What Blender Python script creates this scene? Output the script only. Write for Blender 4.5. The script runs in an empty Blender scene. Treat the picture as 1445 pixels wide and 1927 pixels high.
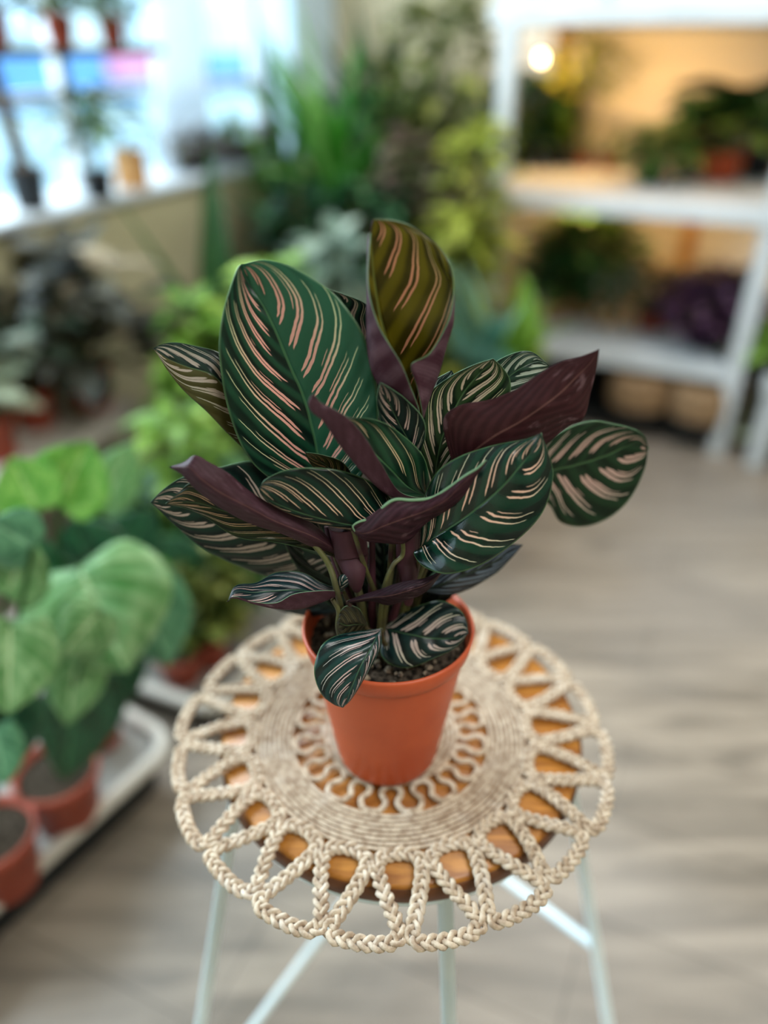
import bpy, math, random
from mathutils import Vector
S = bpy.context.scene
C = S.collection
PI = math.pi
R = math.radians
random.seed(7)

# ---------------------------------------------------------------- camera, world, lights, exposure
PITCH, CAMH, F = R(31.5), 1.15, 1450.0
cd = bpy.data.cameras.new('camera'); cam = bpy.data.objects.new('camera', cd); C.objects.link(cam)
cam.location = (0, 0, CAMH); cam.rotation_euler = (R(90)-PITCH, 0, 0)
cd.sensor_fit = 'VERTICAL'; cd.sensor_height = 36; cd.sensor_width = 27
cd.lens = F/1927*36; cd.clip_start = .02; cd.clip_end = 200
cd.dof.use_dof = True; cd.dof.focus_distance = .508; cd.dof.aperture_fstop = 1.38
S.camera = cam
S.view_settings.view_transform = 'Standard'; S.view_settings.look = 'None'
S.view_settings.gamma = 1; S.view_settings.use_curve_mapping = False
S.view_settings.exposure = 0.0

# room frame: corner of window wall and shelf wall, A along the shelf wall, B along the window wall
CX, CY = -.29, 3.38
AX, AY = .912, -.410
BX, BY = -.410, -.912
YAW = math.atan2(AY, AX)
def W(a, b, z=0): return Vector((CX+a*AX+b*BX, CY+a*AY+b*BY, z))

w = bpy.data.worlds.new('world'); S.world = w; w.use_nodes = True
bgn = w.node_tree.nodes['Background']; bgn.inputs[0].default_value = (.66, .88, 1, 1); bgn.inputs[1].default_value = 4.4

def area(name, loc, target, size, power, col, size_y=None, spread=180):
    l = bpy.data.lights.new(name, 'AREA'); l.size = size; l.energy = power; l.color = col
    if size_y: l.shape = 'RECTANGLE'; l.size_y = size_y
    l.spread = R(spread)
    o = bpy.data.objects.new(name, l); C.objects.link(o); o.location = loc
    o.rotation_euler = (Vector(target)-Vector(loc)).to_track_quat('-Z', 'Y').to_euler()
    return o
area('overhead_fill_light', (.9, -.3, 2.45), (.1, .6, .6), 1.2, 31, (1, .98, .95), .6)  # unseen overhead fills, added to light the room
area('overhead_fill_light', (.7, 1.9, 2.5), (.7, 2.0, 0), 1.0, 23, (1, .97, .92), .5)
area('window_daylight', W(-.5, 1.9, 1.9), (.1, .9, .6), 2.2, 135, (.76, .91, 1), 1.3)
for a_, z_, p_ in ((1.0, 1.13, 3.6), (1.4, 1.13, 1.5), (1.08, .66, 2.4), (1.45, .66, 1.2)):
    area('grow_strip_light', W(a_, .10, z_), W(a_+.1, -.16, z_-.5), .25, p_, (1, .55, .17), .05)

# ---------------------------------------------------------------- helpers
def ray(px, py):
    x = (px-722.5)/F; u = -(py-963.5)/F
    return x, math.cos(PITCH)+math.sin(PITCH)*u, math.sin(PITCH)-math.cos(PITCH)*u
def at(px, py, Y):
    x, f, d = ray(px, py); t = Y/f
    return Vector((x*t, Y, CAMH-d*t))
def on(px, py, z):
    x, f, d = ray(px, py); t = (CAMH-z)/d
    return Vector((x*t, f*t, z))

def mesh(name, V, Fc, mats, parent=None, smooth=True, uv=None, mi=None, loc=None, rz=0):
    me = bpy.data.meshes.new(name); me.from_pydata([tuple(v) for v in V], [], Fc)
    if not isinstance(mats, (list, tuple)): mats = [mats]
    for m in mats: me.materials.append(m)
    if mi: me.polygons.foreach_set('material_index', mi)
    if uv:
        l = me.uv_layers.new(name='UVMap')
        for i, lp in enumerate(me.loops): l.data[i].uv = uv[lp.vertex_index]
    if smooth: me.polygons.foreach_set('use_smooth', [True]*len(me.polygons))
    me.update()
    o = bpy.data.objects.new(name, me); C.objects.link(o)
    if parent: o.parent = parent
    if loc is not None: o.location = loc
    o.rotation_euler = (0, 0, rz)
    return o
def tag(o, label=None, cat=None, group=None, kind=None):
    if label: o['label'] = label
    if cat: o['category'] = cat
    if group: o['group'] = group
    if kind: o['kind'] = kind
    return o
def thing(name, label, cat, loc=(0, 0, 0), rz=0, group=None):
    o = bpy.data.objects.new(name, None); C.objects.link(o); o.location = loc; o.rotation_euler = (0, 0, rz)
    o.empty_display_size = .05
    return tag(o, label, cat, group)

def boxg(x0, x1, y0, y1, z0, z1, b=0):
    """bevelled box as verts/faces"""
    import bmesh
    bm = bmesh.new(); bmesh.ops.create_cube(bm, size=1)
    for v in bm.verts:
        v.co = ((x0+x1)/2+v.co.x*(x1-x0), (y0+y1)/2+v.co.y*(y1-y0), (z0+z1)/2+v.co.z*(z1-z0))
    if b: bmesh.ops.bevel(bm, geom=bm.edges[:], offset=b, segments=2, affect='EDGES')
    bm.verts.index_update()
    V = [v.co.copy() for v in bm.verts]; Fc = [[v.index for v in f.verts] for f in bm.faces]
    bm.free(); return V, Fc
def join(*parts):
    V, Fc = [], []
    for v, f in parts:
        n = len(V); V += list(v); Fc += [[i+n for i in q] for q in f]
    return V, Fc
def rbox(name, a0, a1, b0, b1, z0, z1, m, parent=None, bev=.003):
    """box in the room frame"""
    V, Fc = boxg(a0, a1, b0, b1, z0, z1, bev)
    V = [W(v.x, v.y, v.z) for v in V]; Fc = [q[::-1] for q in Fc]
    if parent is not None: V = [v-Vector(parent.location) for v in V]
    return mesh(name, V, Fc, m, parent, smooth=False)
def rbg(a0, a1, b0, b1, z0, z1, bev=.002):
    V, Fc = boxg(a0, a1, b0, b1, z0, z1, bev)
    return [W(v.x, v.y, v.z) for v in V], [q[::-1] for q in Fc]

def catmull(P, n, closed=False):
    out = []; m = len(P)
    segs = m if closed else m-1
    for i in range(segs):
        if closed: p0, p1, p2, p3 = P[(i-1) % m], P[i], P[(i+1) % m], P[(i+2) % m]
        else: p0, p1, p2, p3 = P[max(i-1, 0)], P[i], P[i+1], P[min(i+2, m-1)]
        for k in range(n):
            t = k/n
            out.append(.5*((2*p1)+(p2-p0)*t+(2*p0-5*p1+4*p2-p3)*t*t+(3*p1-p0-3*p2+p3)*t**3))
    if not closed: out.append(P[-1].copy())
    return out
def tube(P, rad, sides=8, closed=False, cap=True):
    n = len(P); V, Fc = [], []
    rad = rad if hasattr(rad, '__len__') else [rad]*n
    up = None
    for i in range(n):
        a = P[(i-1) % n] if (closed or i > 0) else P[i]
        b = P[(i+1) % n] if (closed or i < n-1) else P[i]
        t = (b-a).normalized()
        if up is None: up = Vector((0, 0, 1)) if abs(t.z) < .9 else Vector((1, 0, 0))
        x = t.cross(up).normalized(); y = x.cross(t).normalized()
        if abs(t.z) < .9 and closed: up = Vector((0, 0, 1))
        else: up = y
        for k in range(sides):
            q = 2*PI*k/sides
            V.append(P[i]+(x*math.cos(q)+y*math.sin(q))*rad[i])
    for i in range(n if closed else n-1):
        for k in range(sides):
            j = (i+1) % n
            Fc.append([i*sides+k, i*sides+(k+1) % sides, j*sides+(k+1) % sides, j*sides+k])
    if cap and not closed:
        Fc.append(list(range(sides))); Fc.append(list(range((n-1)*sides, n*sides))[::-1])
    return V, Fc
def lathe(prof, seg=48, c=(0, 0, 0)):
    V, Fc = [], []; n = len(prof)
    for i in range(seg):
        q = 2*PI*i/seg
        for r, z in prof: V.append(Vector((c[0]+r*math.cos(q), c[1]+r*math.sin(q), c[2]+z)))
    for i in range(seg):
        j = (i+1) % seg
        for k in range(n-1): Fc.append([i*n+k, j*n+k, j*n+k+1, i*n+k+1])
    return V, Fc

# ---------------------------------------------------------------- node helpers
class N:
    """socket expression"""
    def __init__(s, nt, v): s.nt, s.v = nt, v
    def m(s, op, *a, clamp=False):
        n = s.nt.nodes.new('ShaderNodeMath'); n.operation = op; n.use_clamp = clamp
        for i, x in enumerate((s,)+a):
            x = x.v if isinstance(x, N) else x
            if isinstance(x, (int, float)): n.inputs[i].default_value = x
            else: s.nt.links.new(x, n.inputs[i])
        return N(s.nt, n.outputs[0])
    def __add__(s, o): return s.m('ADD', o)
    def __sub__(s, o): return s.m('SUBTRACT', o)
    def __mul__(s, o): return s.m('MULTIPLY', o)
    def __pow__(s, o): return s.m('POWER', o)
    def abs(s): return s.m('ABSOLUTE')
    def fract(s): return s.m('FRACT')
    def floor(s): return s.m('FLOOR')
    def sin(s): return s.m('SINE')
    def ss(s, a, b, inv=False):
        n = s.nt.nodes.new('ShaderNodeMapRange'); n.interpolation_type = 'SMOOTHSTEP'
        for i, x in enumerate((s, a, b, 1 if inv else 0, 0 if inv else 1)):
            x = x.v if isinstance(x, N) else x
            if isinstance(x, (int, float)): n.inputs[i].default_value = x
            else: s.nt.links.new(x, n.inputs[i])
        return N(s.nt, n.outputs[0])
def mix(nt, f, a, b):
    n = nt.nodes.new('ShaderNodeMix'); n.data_type = 'RGBA'
    for i, x in ((0, f), (6, a), (7, b)):
        x = x.v if isinstance(x, N) else x
        if isinstance(x, (tuple, list)): n.inputs[i].default_value = (*x[:3], 1)
        elif isinstance(x, (int, float)): n.inputs[i].default_value = x
        else: nt.links.new(x, n.inputs[i])
    return N(nt, n.outputs[2])
def mat(name):
    m = bpy.data.materials.new(name); m.use_nodes = True
    nt = m.node_tree; return m, nt, nt.nodes['Principled BSDF']
def setc(nt, sock, c):
    if isinstance(c, N): nt.links.new(c.v, sock)
    elif isinstance(c, (tuple, list)): sock.default_value = (*c[:3], 1)
    else: sock.default_value = c
def noise(nt, scale, detail=3, vec=None, rough=.5, dist=0):
    n = nt.nodes.new('ShaderNodeTexNoise'); n.inputs['Scale'].default_value = scale
    n.inputs['Detail'].default_value = detail; n.inputs['Roughness'].default_value = rough
    n.inputs['Distortion'].default_value = dist
    if vec is None:
        tc = nt.nodes.new('ShaderNodeTexCoord'); vec = tc.outputs['Object']
    nt.links.new(vec, n.inputs['Vector']); return N(nt, n.outputs[0])
def bump(nt, b, h, strength=.3, dist=.002):
    n = nt.nodes.new('ShaderNodeBump'); n.inputs['Strength'].default_value = strength
    n.inputs['Distance'].default_value = dist; nt.links.new(h.v, n.inputs['Height'])
    nt.links.new(n.outputs[0], b.inputs['Normal'])
def srgb(h):
    c = [int(h[i:i+2], 16)/255 for i in (0, 2, 4)]
    return tuple(x/12.92 if x <= .04045 else ((x+.055)/1.055)**2.4 for x in c)
def plain(name, a, b=None, rough=.6, scale=6, spec=.4, bs=0, metal=0, detail=4):
    m, nt, p = mat(name)
    a = srgb(a); b = srgb(b) if b else tuple(x*.85 for x in a)
    nz = noise(nt, scale, detail)
    setc(nt, p.inputs['Base Color'], mix(nt, nz.ss(.35, .65), a, b))
    p.inputs['Roughness'].default_value = rough; p.inputs['Specular IOR Level'].default_value = spec
    p.inputs['Metallic'].default_value = metal
    if bs: bump(nt, p, nz, bs, .003)
    return m

# ---------------------------------------------------------------- materials of the setting
def wood_floor():
    m, nt, p = mat('laminate_floor')
    tc = nt.nodes.new('ShaderNodeTexCoord')
    mp = nt.nodes.new('ShaderNodeMapping'); mp.inputs['Rotation'].default_value = (0, 0, -YAW)
    nt.links.new(tc.outputs['Object'], mp.inputs['Vector'])
    br = nt.nodes.new('ShaderNodeTexBrick'); nt.links.new(mp.outputs[0], br.inputs['Vector'])
    br.inputs['Scale'].default_value = 1; br.inputs['Brick Width'].default_value = 1.2; br.inputs['Row Height'].default_value = .19
    br.inputs['Mortar Size'].default_value = .0015; br.offset = .37
    br.inputs['Color1'].default_value = (.9, .9, .9, 1); br.inputs['Color2'].default_value = (1.08, 1.08, 1.08, 1)
    br.inputs['Mortar'].default_value = (.5, .5, .5, 1)
    mp2 = nt.nodes.new('ShaderNodeMapping'); mp2.inputs['Rotation'].default_value = (0, 0, -YAW); mp2.inputs['Scale'].default_value = (1.2, 9, 1)
    nt.links.new(tc.outputs['Object'], mp2.inputs['Vector'])
    n1 = noise(nt, 2.2, 6, mp2.outputs[0], .6, .6); n2 = noise(nt, 1.6, 2)
    c = mix(nt, n1.ss(.32, .68), srgb('6c6156'), srgb('9f9081'))
    c = mix(nt, (n2.ss(.35, .65)*.5), c, srgb('938a84'))
    mm = nt.nodes.new('ShaderNodeMix'); mm.data_type = 'RGBA'; mm.blend_type = 'MULTIPLY'; mm.inputs[0].default_value = 1
    nt.links.new(c.v, mm.inputs[6]); nt.links.new(br.outputs[0], mm.inputs[7])
    nt.links.new(mm.outputs[2], p.inputs['Base Color']); p.inputs['Roughness'].default_value = .45
    return m
def plank_wall(name, a, b):
    m, nt, p = mat(name)
    tc = nt.nodes.new('ShaderNodeTexCoord'); sp = nt.nodes.new('ShaderNodeSeparateXYZ'); nt.links.new(tc.outputs['Object'], sp.inputs[0])
    z = N(nt, sp.outputs[2]); fz = (z*(1/.11)).fract()
    groove = fz.ss(0, .06, True)
    nz = noise(nt, 5)
    c = mix(nt, nz.ss(.3, .7), srgb(a), srgb(b)); c = mix(nt, groove*.45, c, (.2, .18, .15))
    setc(nt, p.inputs['Base Color'], c); p.inputs['Roughness'].default_value = .6
    bump(nt, p, groove.m('MULTIPLY', -1.), .6, .004)
    return m
M = {}
M['floor'] = wood_floor()
M['plank'] = plank_wall('white_planked_wall', 'e2dcd0', 'd6cfc2')
M['beige'] = plain('beige_plaster', 'c9bfa2', 'bdb294', .8)
M['cream'] = plain('cream_panel', 'c4bd9c', 'b7b08f', .6)
M['white'] = plain('white_paint', 'c9cdd2', 'bec3c8', .4)
M['bluewhite'] = plain('shade_tinted_white', 'cfe4f4', 'c6dcef', .6)  # white, with the pier's bluish shade put into the colour
M['ceil'] = plain('ceiling_paint', 'd8d5cc', 'cfccc2', .8)
M['metal'] = plain('cool_lit_pale_metal', 'e8f5fb', 'dff0f8', .32, 20, .5)  # pale metal; the blue of the cool light is put into its colour
M['dark'] = plain('dark_plastic', '1c2024', '121518', .5)
M['dwood'] = plain('dark_shelf_wood', '4a4038', '3a322c', .6)
M['tanpost'] = plain('orange_lit_tan_post', 'b98a4e', 'a87a40', .55, 9)  # tan posts, with the lamps' orange light put into the colour
M['soil'] = plain('potting_soil', '4d4338', '17130f', .95, 260, .1, 1.0)
M['terra'] = plain('terracotta_plastic', 'b8522f', 'a84627', .42, 14, .35)
M['terrabg'] = plain('terracotta_plastic_worn', 'a34a33', '8d3a28', .5, 8)
M['tan'] = plain('tan_clay', 'b9986a', 'a8875a', .7)
M['wick'] = plain('wicker_brown', '96795a', '7a5f44', .8, 60)
M['pavement'] = plain('pale_pavement', 'c9d6d6', '9fb4b8', .8, 2)
M['road'] = plain('asphalt', '9fb4bc', '8fa4ae', .8, 2)
M['blue'] = plain('blue_hoarding_paint', '5b93c9', '4a80b8', .5, 1)
M['pink'] = plain('pink_sign_paint', 'd07a9a', 'c56a8d', .5)
M['traym'] = plain('grey_tray_plastic', '8d8a84', '7c7973', .55)
M['trayrim'] = plain('pale_tray_rim', 'c9c2b9', 'bdb5ab', .5)
M['card'] = plain('cardboard', 'c48f55', 'b57f46', .7)
M['bark'] = plain('bark', '5c4a38', '3d3025', .9, 40)
M['brown'] = plain('dry_brown_fibre', '6a5648', '463930', .9, 30)
gm, nt, p = mat('window_glass')
tr = nt.nodes.new('ShaderNodeBsdfTransparent'); gl = nt.nodes.new('ShaderNodeBsdfGlossy'); gl.inputs['Roughness'].default_value = .02
mx = nt.nodes.new('ShaderNodeMixShader'); mx.inputs[0].default_value = .05
nt.links.new(tr.outputs[0], mx.inputs[1]); nt.links.new(gl.outputs[0], mx.inputs[2]); nt.links.new(mx.outputs[0], nt.nodes['Material Output'].inputs[0])
M['glass'] = gm
cm, nt, p = mat('sheer_white_curtain')
tr = nt.nodes.new('ShaderNodeBsdfTranslucent'); tr.inputs[0].default_value = (.95, .97, 1, 1)
mx = nt.nodes.new('ShaderNodeMixShader'); mx.inputs[0].default_value = .88
p.inputs['Base Color'].default_value = (.9, .93, .95, 1)
nt.links.new(p.outputs[0], mx.inputs[1]); nt.links.new(tr.outputs[0], mx.inputs[2]); nt.links.new(mx.outputs[0], nt.nodes['Material Output'].inputs[0])
M['curtain'] = cm

# ---------------------------------------------------------------- the setting
def struct(o): o['kind'] = 'structure'; return o
struct(rbox('floor', -.24, 3.6, -.34, 4.6, -.05, 0, M['floor'], bev=0))
struct(rbox('ceiling', -.3, 3.6, -.4, 4.6, 2.6, 2.65, M['ceil'], bev=0))
struct(rbox('wall_back', .62, 3.6, -.34, -.28, 0, 2.6, M['plank'], bev=0))
struct(rbox('wall_corner', -.24, .62, -.34, -.28, 0, 2.6, M['beige'], bev=0))
struct(rbox('wall_right', 3.6, 3.66, -.34, 4.6, 0, 2.6, M['beige'], bev=0))
struct(rbox('wall_front', -.24, 3.66, 4.6, 4.66, 0, 2.6, M['beige'], bev=0))
struct(rbox('wall_window', -.24, 0, -.28, 4.6, 0, .75, M['cream'], bev=.004))
struct(rbox('wall_lintel', -.24, -.16, -.28, 4.6, 2.3, 2.6, M['white'], bev=0))
struct(rbox('trim_1', -.22, -.02, -.279, .06, .752, 2.598, M['bluewhite'], bev=.004))
struct(rbox('trim_2', -.24, .02, -.28, 4.6, .7505, .77, M['white'], bev=.004))
fr = join(*[rbg(-.22, -.18, b, b+.04, .771, 2.3) for b in (.04, .42, 1.05, 1.9, 2.9, 4.0)], rbg(-.218, -.182, .03, 4.2, 1.0, 1.03), rbg(-.218, -.182, .03, 4.2, 2.25, 2.298))
wf = struct(mesh('window_1', *fr, M['white'], smooth=False))
V, Fc = rbg(-.204, -.198, .03, 4.2, .772, 2.25, 0); mesh('window_pane', V, Fc, M['glass'], wf, smooth=False)
# sheer curtain gathered at one side of the window
V, Fc = [], []
nb = 60
for s in (0, 1):
    for i in range(nb+1):
        b = .40+.25*i/nb
        for z in (.775, 1.3, 1.8, 2.3):
            a = -.14+.02*math.sin(i*.9)*(1 if z < 2.2 else .7)+s*.002
            V.append(W(a, b+(2.3-z)*.06, z))
n4 = 4
for s in (0, 1):
    o_ = s*(nb+1)*4
    for i in range(nb):
        for k in range(3): Fc.append([o_+i*4+k, o_+(i+1)*4+k, o_+(i+1)*4+k+1, o_+i*4+k+1])
tag(mesh('curtain', V, Fc, M['curtain']), 'sheer white curtain glowing with daylight at the window beside the corner', 'curtain')
# outside
struct(rbox('ground', -14, -.3, -24, 8, -.1, -.02, M['pavement'], bev=0))
t = thing('building', 'pale building with a blue painted lower front across the street beyond the window', 'building', W(-8.5, -9, 0))
rbox('wall', -8.8, -8.3, -22, 4, -.02, 3.4, M['pavement'], t)
rbox('painted_base', -8.3, -8.25, -21, 3, .28, .96, M['blue'], t)
for b_ in (-18, -14.5, -11, -7.5, -4, -.5): rbox('window', -8.3, -8.24, b_, b_+1.8, 1.25, 2.4, M['bluewhite'], t)
rbox('sign', -8.25, -8.2, -9.6, -8.2, .62, .92, M['pink'], t)
tag(rbox('road', -7.0, -3.0, -23, 7, -.019, -.012, M['road']), kind='structure')

# ---------------------------------------------------------------- shelving against the back wall
t = thing('shelving_unit', 'white painted plant shelving unit against the warm lit planked wall', 'shelf', W(1.2, .25, 0))
rbox('shelf_board', .86, 1.74, -.27, .50, .706, .746, M['white'], t)
rbox('shelf_board', .86, 1.74, -.27, .48, 1.185, 1.235, M['white'], t)
rbox('shelf_board', .93, 1.74, -.27, .49, .245, .29, M['white'], t)
for (a, b) in ((1.69, .45), (.90, .45)):
    rbox('post', a, a+.048, b, b+.045, 0 if a > 1 else 0, 1.185, M['white'], t)
for a in (.88, 1.66): rbox('post', a, a+.05, -.279, -.25, .746, 1.185, M['tanpost'], t)
for a in (1.44,): rbox('post', a, a+.05, -.279, -.25, .29, .706, M['tanpost'], t)
t2 = thing('display_table', 'low white display table beside the shelving at the right edge', 'table', W(2.2, .3, 0))
rbox('table_top', 1.80, 2.6, -.2, .55, .255, .29, M['white'], t2)
for a, b in ((1.81, .49), (2.54, .49), (1.81, -.19), (2.54, -.19)): rbox('leg', a, a+.045, b, b+.045, .0, .255, M['white'], t2)

def bench(name, label, a0, a1, b0, b1, z, m, th=.03, leg=.035):
    t = thing(name, label, 'bench', W((a0+a1)/2, (b0+b1)/2, 0))
    rbox('bench_top', a0, a1, b0, b1, z-th, z, m, t)
    for a in (a0+.01, a1-leg-.01):
        for b in (b0+.01, b1-leg-.01): rbox('leg', a, a+leg, b, b+leg, 0, z-th, m, t)
    return t
bench('plant_bench', 'plant bench in the room corner hidden under strappy foliage', .06, .60, -.2, .97, .45, M['dwood'])
bench('plant_bench', 'low plant bench behind the stool crowded with green foliage', .30, 1.18, .99, 1.48, .25, M['dwood'])
bench('plant_bench', 'narrow pale bench under the window ledge holding terracotta pots', .015, .27, 1.48, 2.45, .32, M['trayrim'], .045)

def tray(label, a0, a1, b0, b1, z, rot=0):
    t = thing('plant_tray', label, 'tray', W((a0+a1)/2, (b0+b1)/2, 0))
    rbox('base', a0+.03, a1-.03, b0+.03, b1-.03, 0, z-.012, M['dark'], t)
    rbox('tray_floor', a0, a1, b0, b1, z-.012, z, M['traym'], t, .002)
    # rounded rim
    r = .05; pts = []
    for (ca, cb, q0) in ((a1-r, b1-r, 0), (a0+r, b1-r, 90), (a0+r, b0+r, 180), (a1-r, b0+r, 270)):
        for k in range(6):
            q = R(q0+k*18); pts.append(W(ca+r*math.cos(q), cb+r*math.sin(q), z+.008)-t.location)
    V, Fc = tube(pts, .013, 8, True)
    mesh('rim', V, Fc, M['trayrim'], t)
    if rot:
        pv = W(a1, b0)-t.location; cs, sn = math.cos(rot), math.sin(rot)
        for o in t.children:
            for v in o.data.vertices:
                x, y = v.co.x-pv.x, v.co.y-pv.y; v.co.x = pv.x+cs*x-sn*y; v.co.y = pv.y+sn*x+cs*y
    return t
tray('long low grey plant tray with pale rim at lower left', .25, .935, 2.26, 3.25, .10, -R(8))
tray('smaller grey plant tray behind the long one, under lime foliage', .40, .95, 1.58, 2.16, .08)

# ---------------------------------------------------------------- foliage generators
def fol_mat(name, c1, c2, c3=None, rough=.45, trans=.25):
    m, nt, p = mat(name)
    g = nt.nodes.new('ShaderNodeNewGeometry'); rn = N(nt, g.outputs['Random Per Island'])
    c = mix(nt, rn, srgb(c1), srgb(c2))
    if c3: c = mix(nt, rn.ss(.62, .95), c, srgb(c3))
    nz = noise(nt, 25, 2); c = mix(nt, nz.ss(.4, .7)*.3, c, tuple(x*.5 for x in srgb(c1)))
    setc(nt, p.inputs['Base Color'], c); p.inputs['Roughness'].default_value = rough
    p.inputs['Specular IOR Level'].default_value = .35
    t = nt.nodes.new('ShaderNodeBsdfTranslucent'); setc(nt, t.inputs[0], c)
    mx = nt.nodes.new('ShaderNodeMixShader'); mx.inputs[0].default_value = trans
    nt.links.new(p.outputs[0], mx.inputs[1]); nt.links.new(t.outputs[0], mx.inputs[2])
    nt.links.new(mx.outputs[0], nt.nodes['Material Output'].inputs[0])
    return m
FM = {
 'bright': fol_mat('bright_green_leaves', '2d7420', '559c34', '95c468'),
 'mid': fol_mat('mid_green_leaves', '20441f', '3d6a2d', '7a9a4c'),
 'dark': fol_mat('dark_green_leaves', '16341f', '285230', '4d7a4c'),
 'lime': fol_mat('lime_green_leaves', '557a2a', '7ea53a', 'a8c458'),
 'olive': fol_mat('olive_leaves', '4d5a26', '707a38', '98984e'),
 'yellow': fol_mat('yellow_green_leaves', '8a9a35', 'b0b04a', 'd0c868'),
 'grey': fol_mat('grey_green_leaves', '51685a', '788a78', 'a6b2a0'),
 'blue': fol_mat('blue_green_leaves', '3f6f62', '5f9080', '90b8a0'),
 'purple': fol_mat('purple_leaves', '2e1a2c', '4c2a48', '7a5a74'),
 'dusty': fol_mat('dusty_brown_leaves', '57483e', '7a6656', '8f9068'),
 'pale': fol_mat('pale_cream_green_leaves', '8e9a80', 'b9bda5', 'd8d6c4'),
 'mott': fol_mat('mottled_leaves', '1a2420', '5a5646', 'b8a588'),
}
def leafgeo(V, Fc, base, d, L, wd, droop, rnd, side=None, ns=5):
    """one bent leaf, 3 verts wide"""
    d = d.normalized(); up = Vector((0, 0, 1))
    s = d.cross(up)
    if s.length < .1: s = Vector((rnd.uniform(-1, 1), rnd.uniform(-1, 1), 0))
    s.normalize()
    s = (s+Vector((rnd.uniform(-.3, .3), rnd.uniform(-.3, .3), rnd.uniform(-.3, .3)))).normalized()
    n0 = len(V); p = base.copy(); cur = d.copy()
    for i in range(ns+1):
        t = i/ns
        wv = wd*.5*math.sin(PI*min(1, .08+t*.92)**.8) if i < ns else 0
        nn = s.cross(cur).normalized()
        V.append(p-s*wv+nn*wv*.25); V.append(p.copy()); V.append(p+s*wv+nn*wv*.25)
        cur = (cur+Vector((0, 0, -droop/ns))).normalized()
        p = p+cur*(L/ns)
    for i in range(ns):
        a = n0+i*3
        Fc.append([a, a+1, a+4, a+3]); Fc.append([a+1, a+2, a+5, a+4])
def foliage(kind, H, Wd, n, L, wd, droop, rnd, z0):
    V, Fc = [], []; stems = []
    if kind == 'strap':
        for i in range(n):
            q = rnd.uniform(0, 2*PI); el = rnd.uniform(.45, 1.45)
            d = Vector((math.cos(q)*math.cos(el), math.sin(q)*math.cos(el), math.sin(el)))
            l = min(H*rnd.uniform(.6, 1.08)/max(.6, math.sin(el)), Wd*.62/max(.2, math.cos(el)))
            b = Vector((rnd.uniform(-.02, .02), rnd.uniform(-.02, .02), z0+rnd.uniform(0, H*.25)))
            leafgeo(V, Fc, b, d, l*L, wd, droop*rnd.uniform(.5, 1.3), rnd, ns=7)
    elif kind == 'bush':
        for i in range(n):
            q = rnd.uniform(0, 2*PI); h = rnd.random(); rr = Wd*.5*math.sqrt(rnd.random())*math.sin(PI*(.25+.65*h))
            b = Vector((rr*math.cos(q), rr*math.sin(q), z0+H*(.05+.85*h)))
            d = Vector((math.cos(q), math.sin(q), rnd.uniform(-.3, 1.0)))
            leafgeo(V, Fc, b, d, L*rnd.uniform(.7, 1.25), wd*rnd.uniform(.7, 1.2), droop, rnd)
            if i % 4 == 0: stems.append((Vector((0, 0, z0)), b))
    elif kind == 'broad':
        for i in range(n):
            q = 2*PI*i*.382+rnd.uniform(-.3, .3); h = (i+.5)/n
            b = Vector((Wd*.22*math.cos(q), Wd*.22*math.sin(q), z0+H*(.35+.5*h)))
            d = Vector((math.cos(q), math.sin(q), rnd.uniform(.0, .9)))
            leafgeo(V, Fc, b, d, L*rnd.uniform(.8, 1.15), wd, droop, rnd, ns=7)
            stems.append((Vector((0, 0, z0)), b))
    elif kind == 'trail':
        for i in range(n//8):
            q = rnd.uniform(0, 2*PI); p = Vector((0, 0, z0+H*.5)); d = Vector((math.cos(q), math.sin(q), .9))*.05
            for k in range(8):
                p = p+d; d = d*1.0+Vector((0, 0, -.012)); 
                r2 = math.hypot(p.x, p.y)
                if r2 > Wd*.5: d.x *= .3; d.y *= .3
                if p.z < .012: d.z = 0; p.z = .012
                e = Vector((rnd.uniform(-1, 1), rnd.uniform(-1, 1), rnd.uniform(.0, .8)))
                leafgeo(V, Fc, p, e, L*rnd.uniform(.7, 1.2), wd, droop, rnd)
    return V, Fc, stems
def pot_geo(r, h):
    return lathe([(0, 0), (r*.74, 0), (r*.76, .003), (r*.93, h*.82), (r*1.0, h*.83), (r*1.02, h), (r*.96, h), (r*.9, h*.86), (0, h*.86)], 28)
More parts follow.
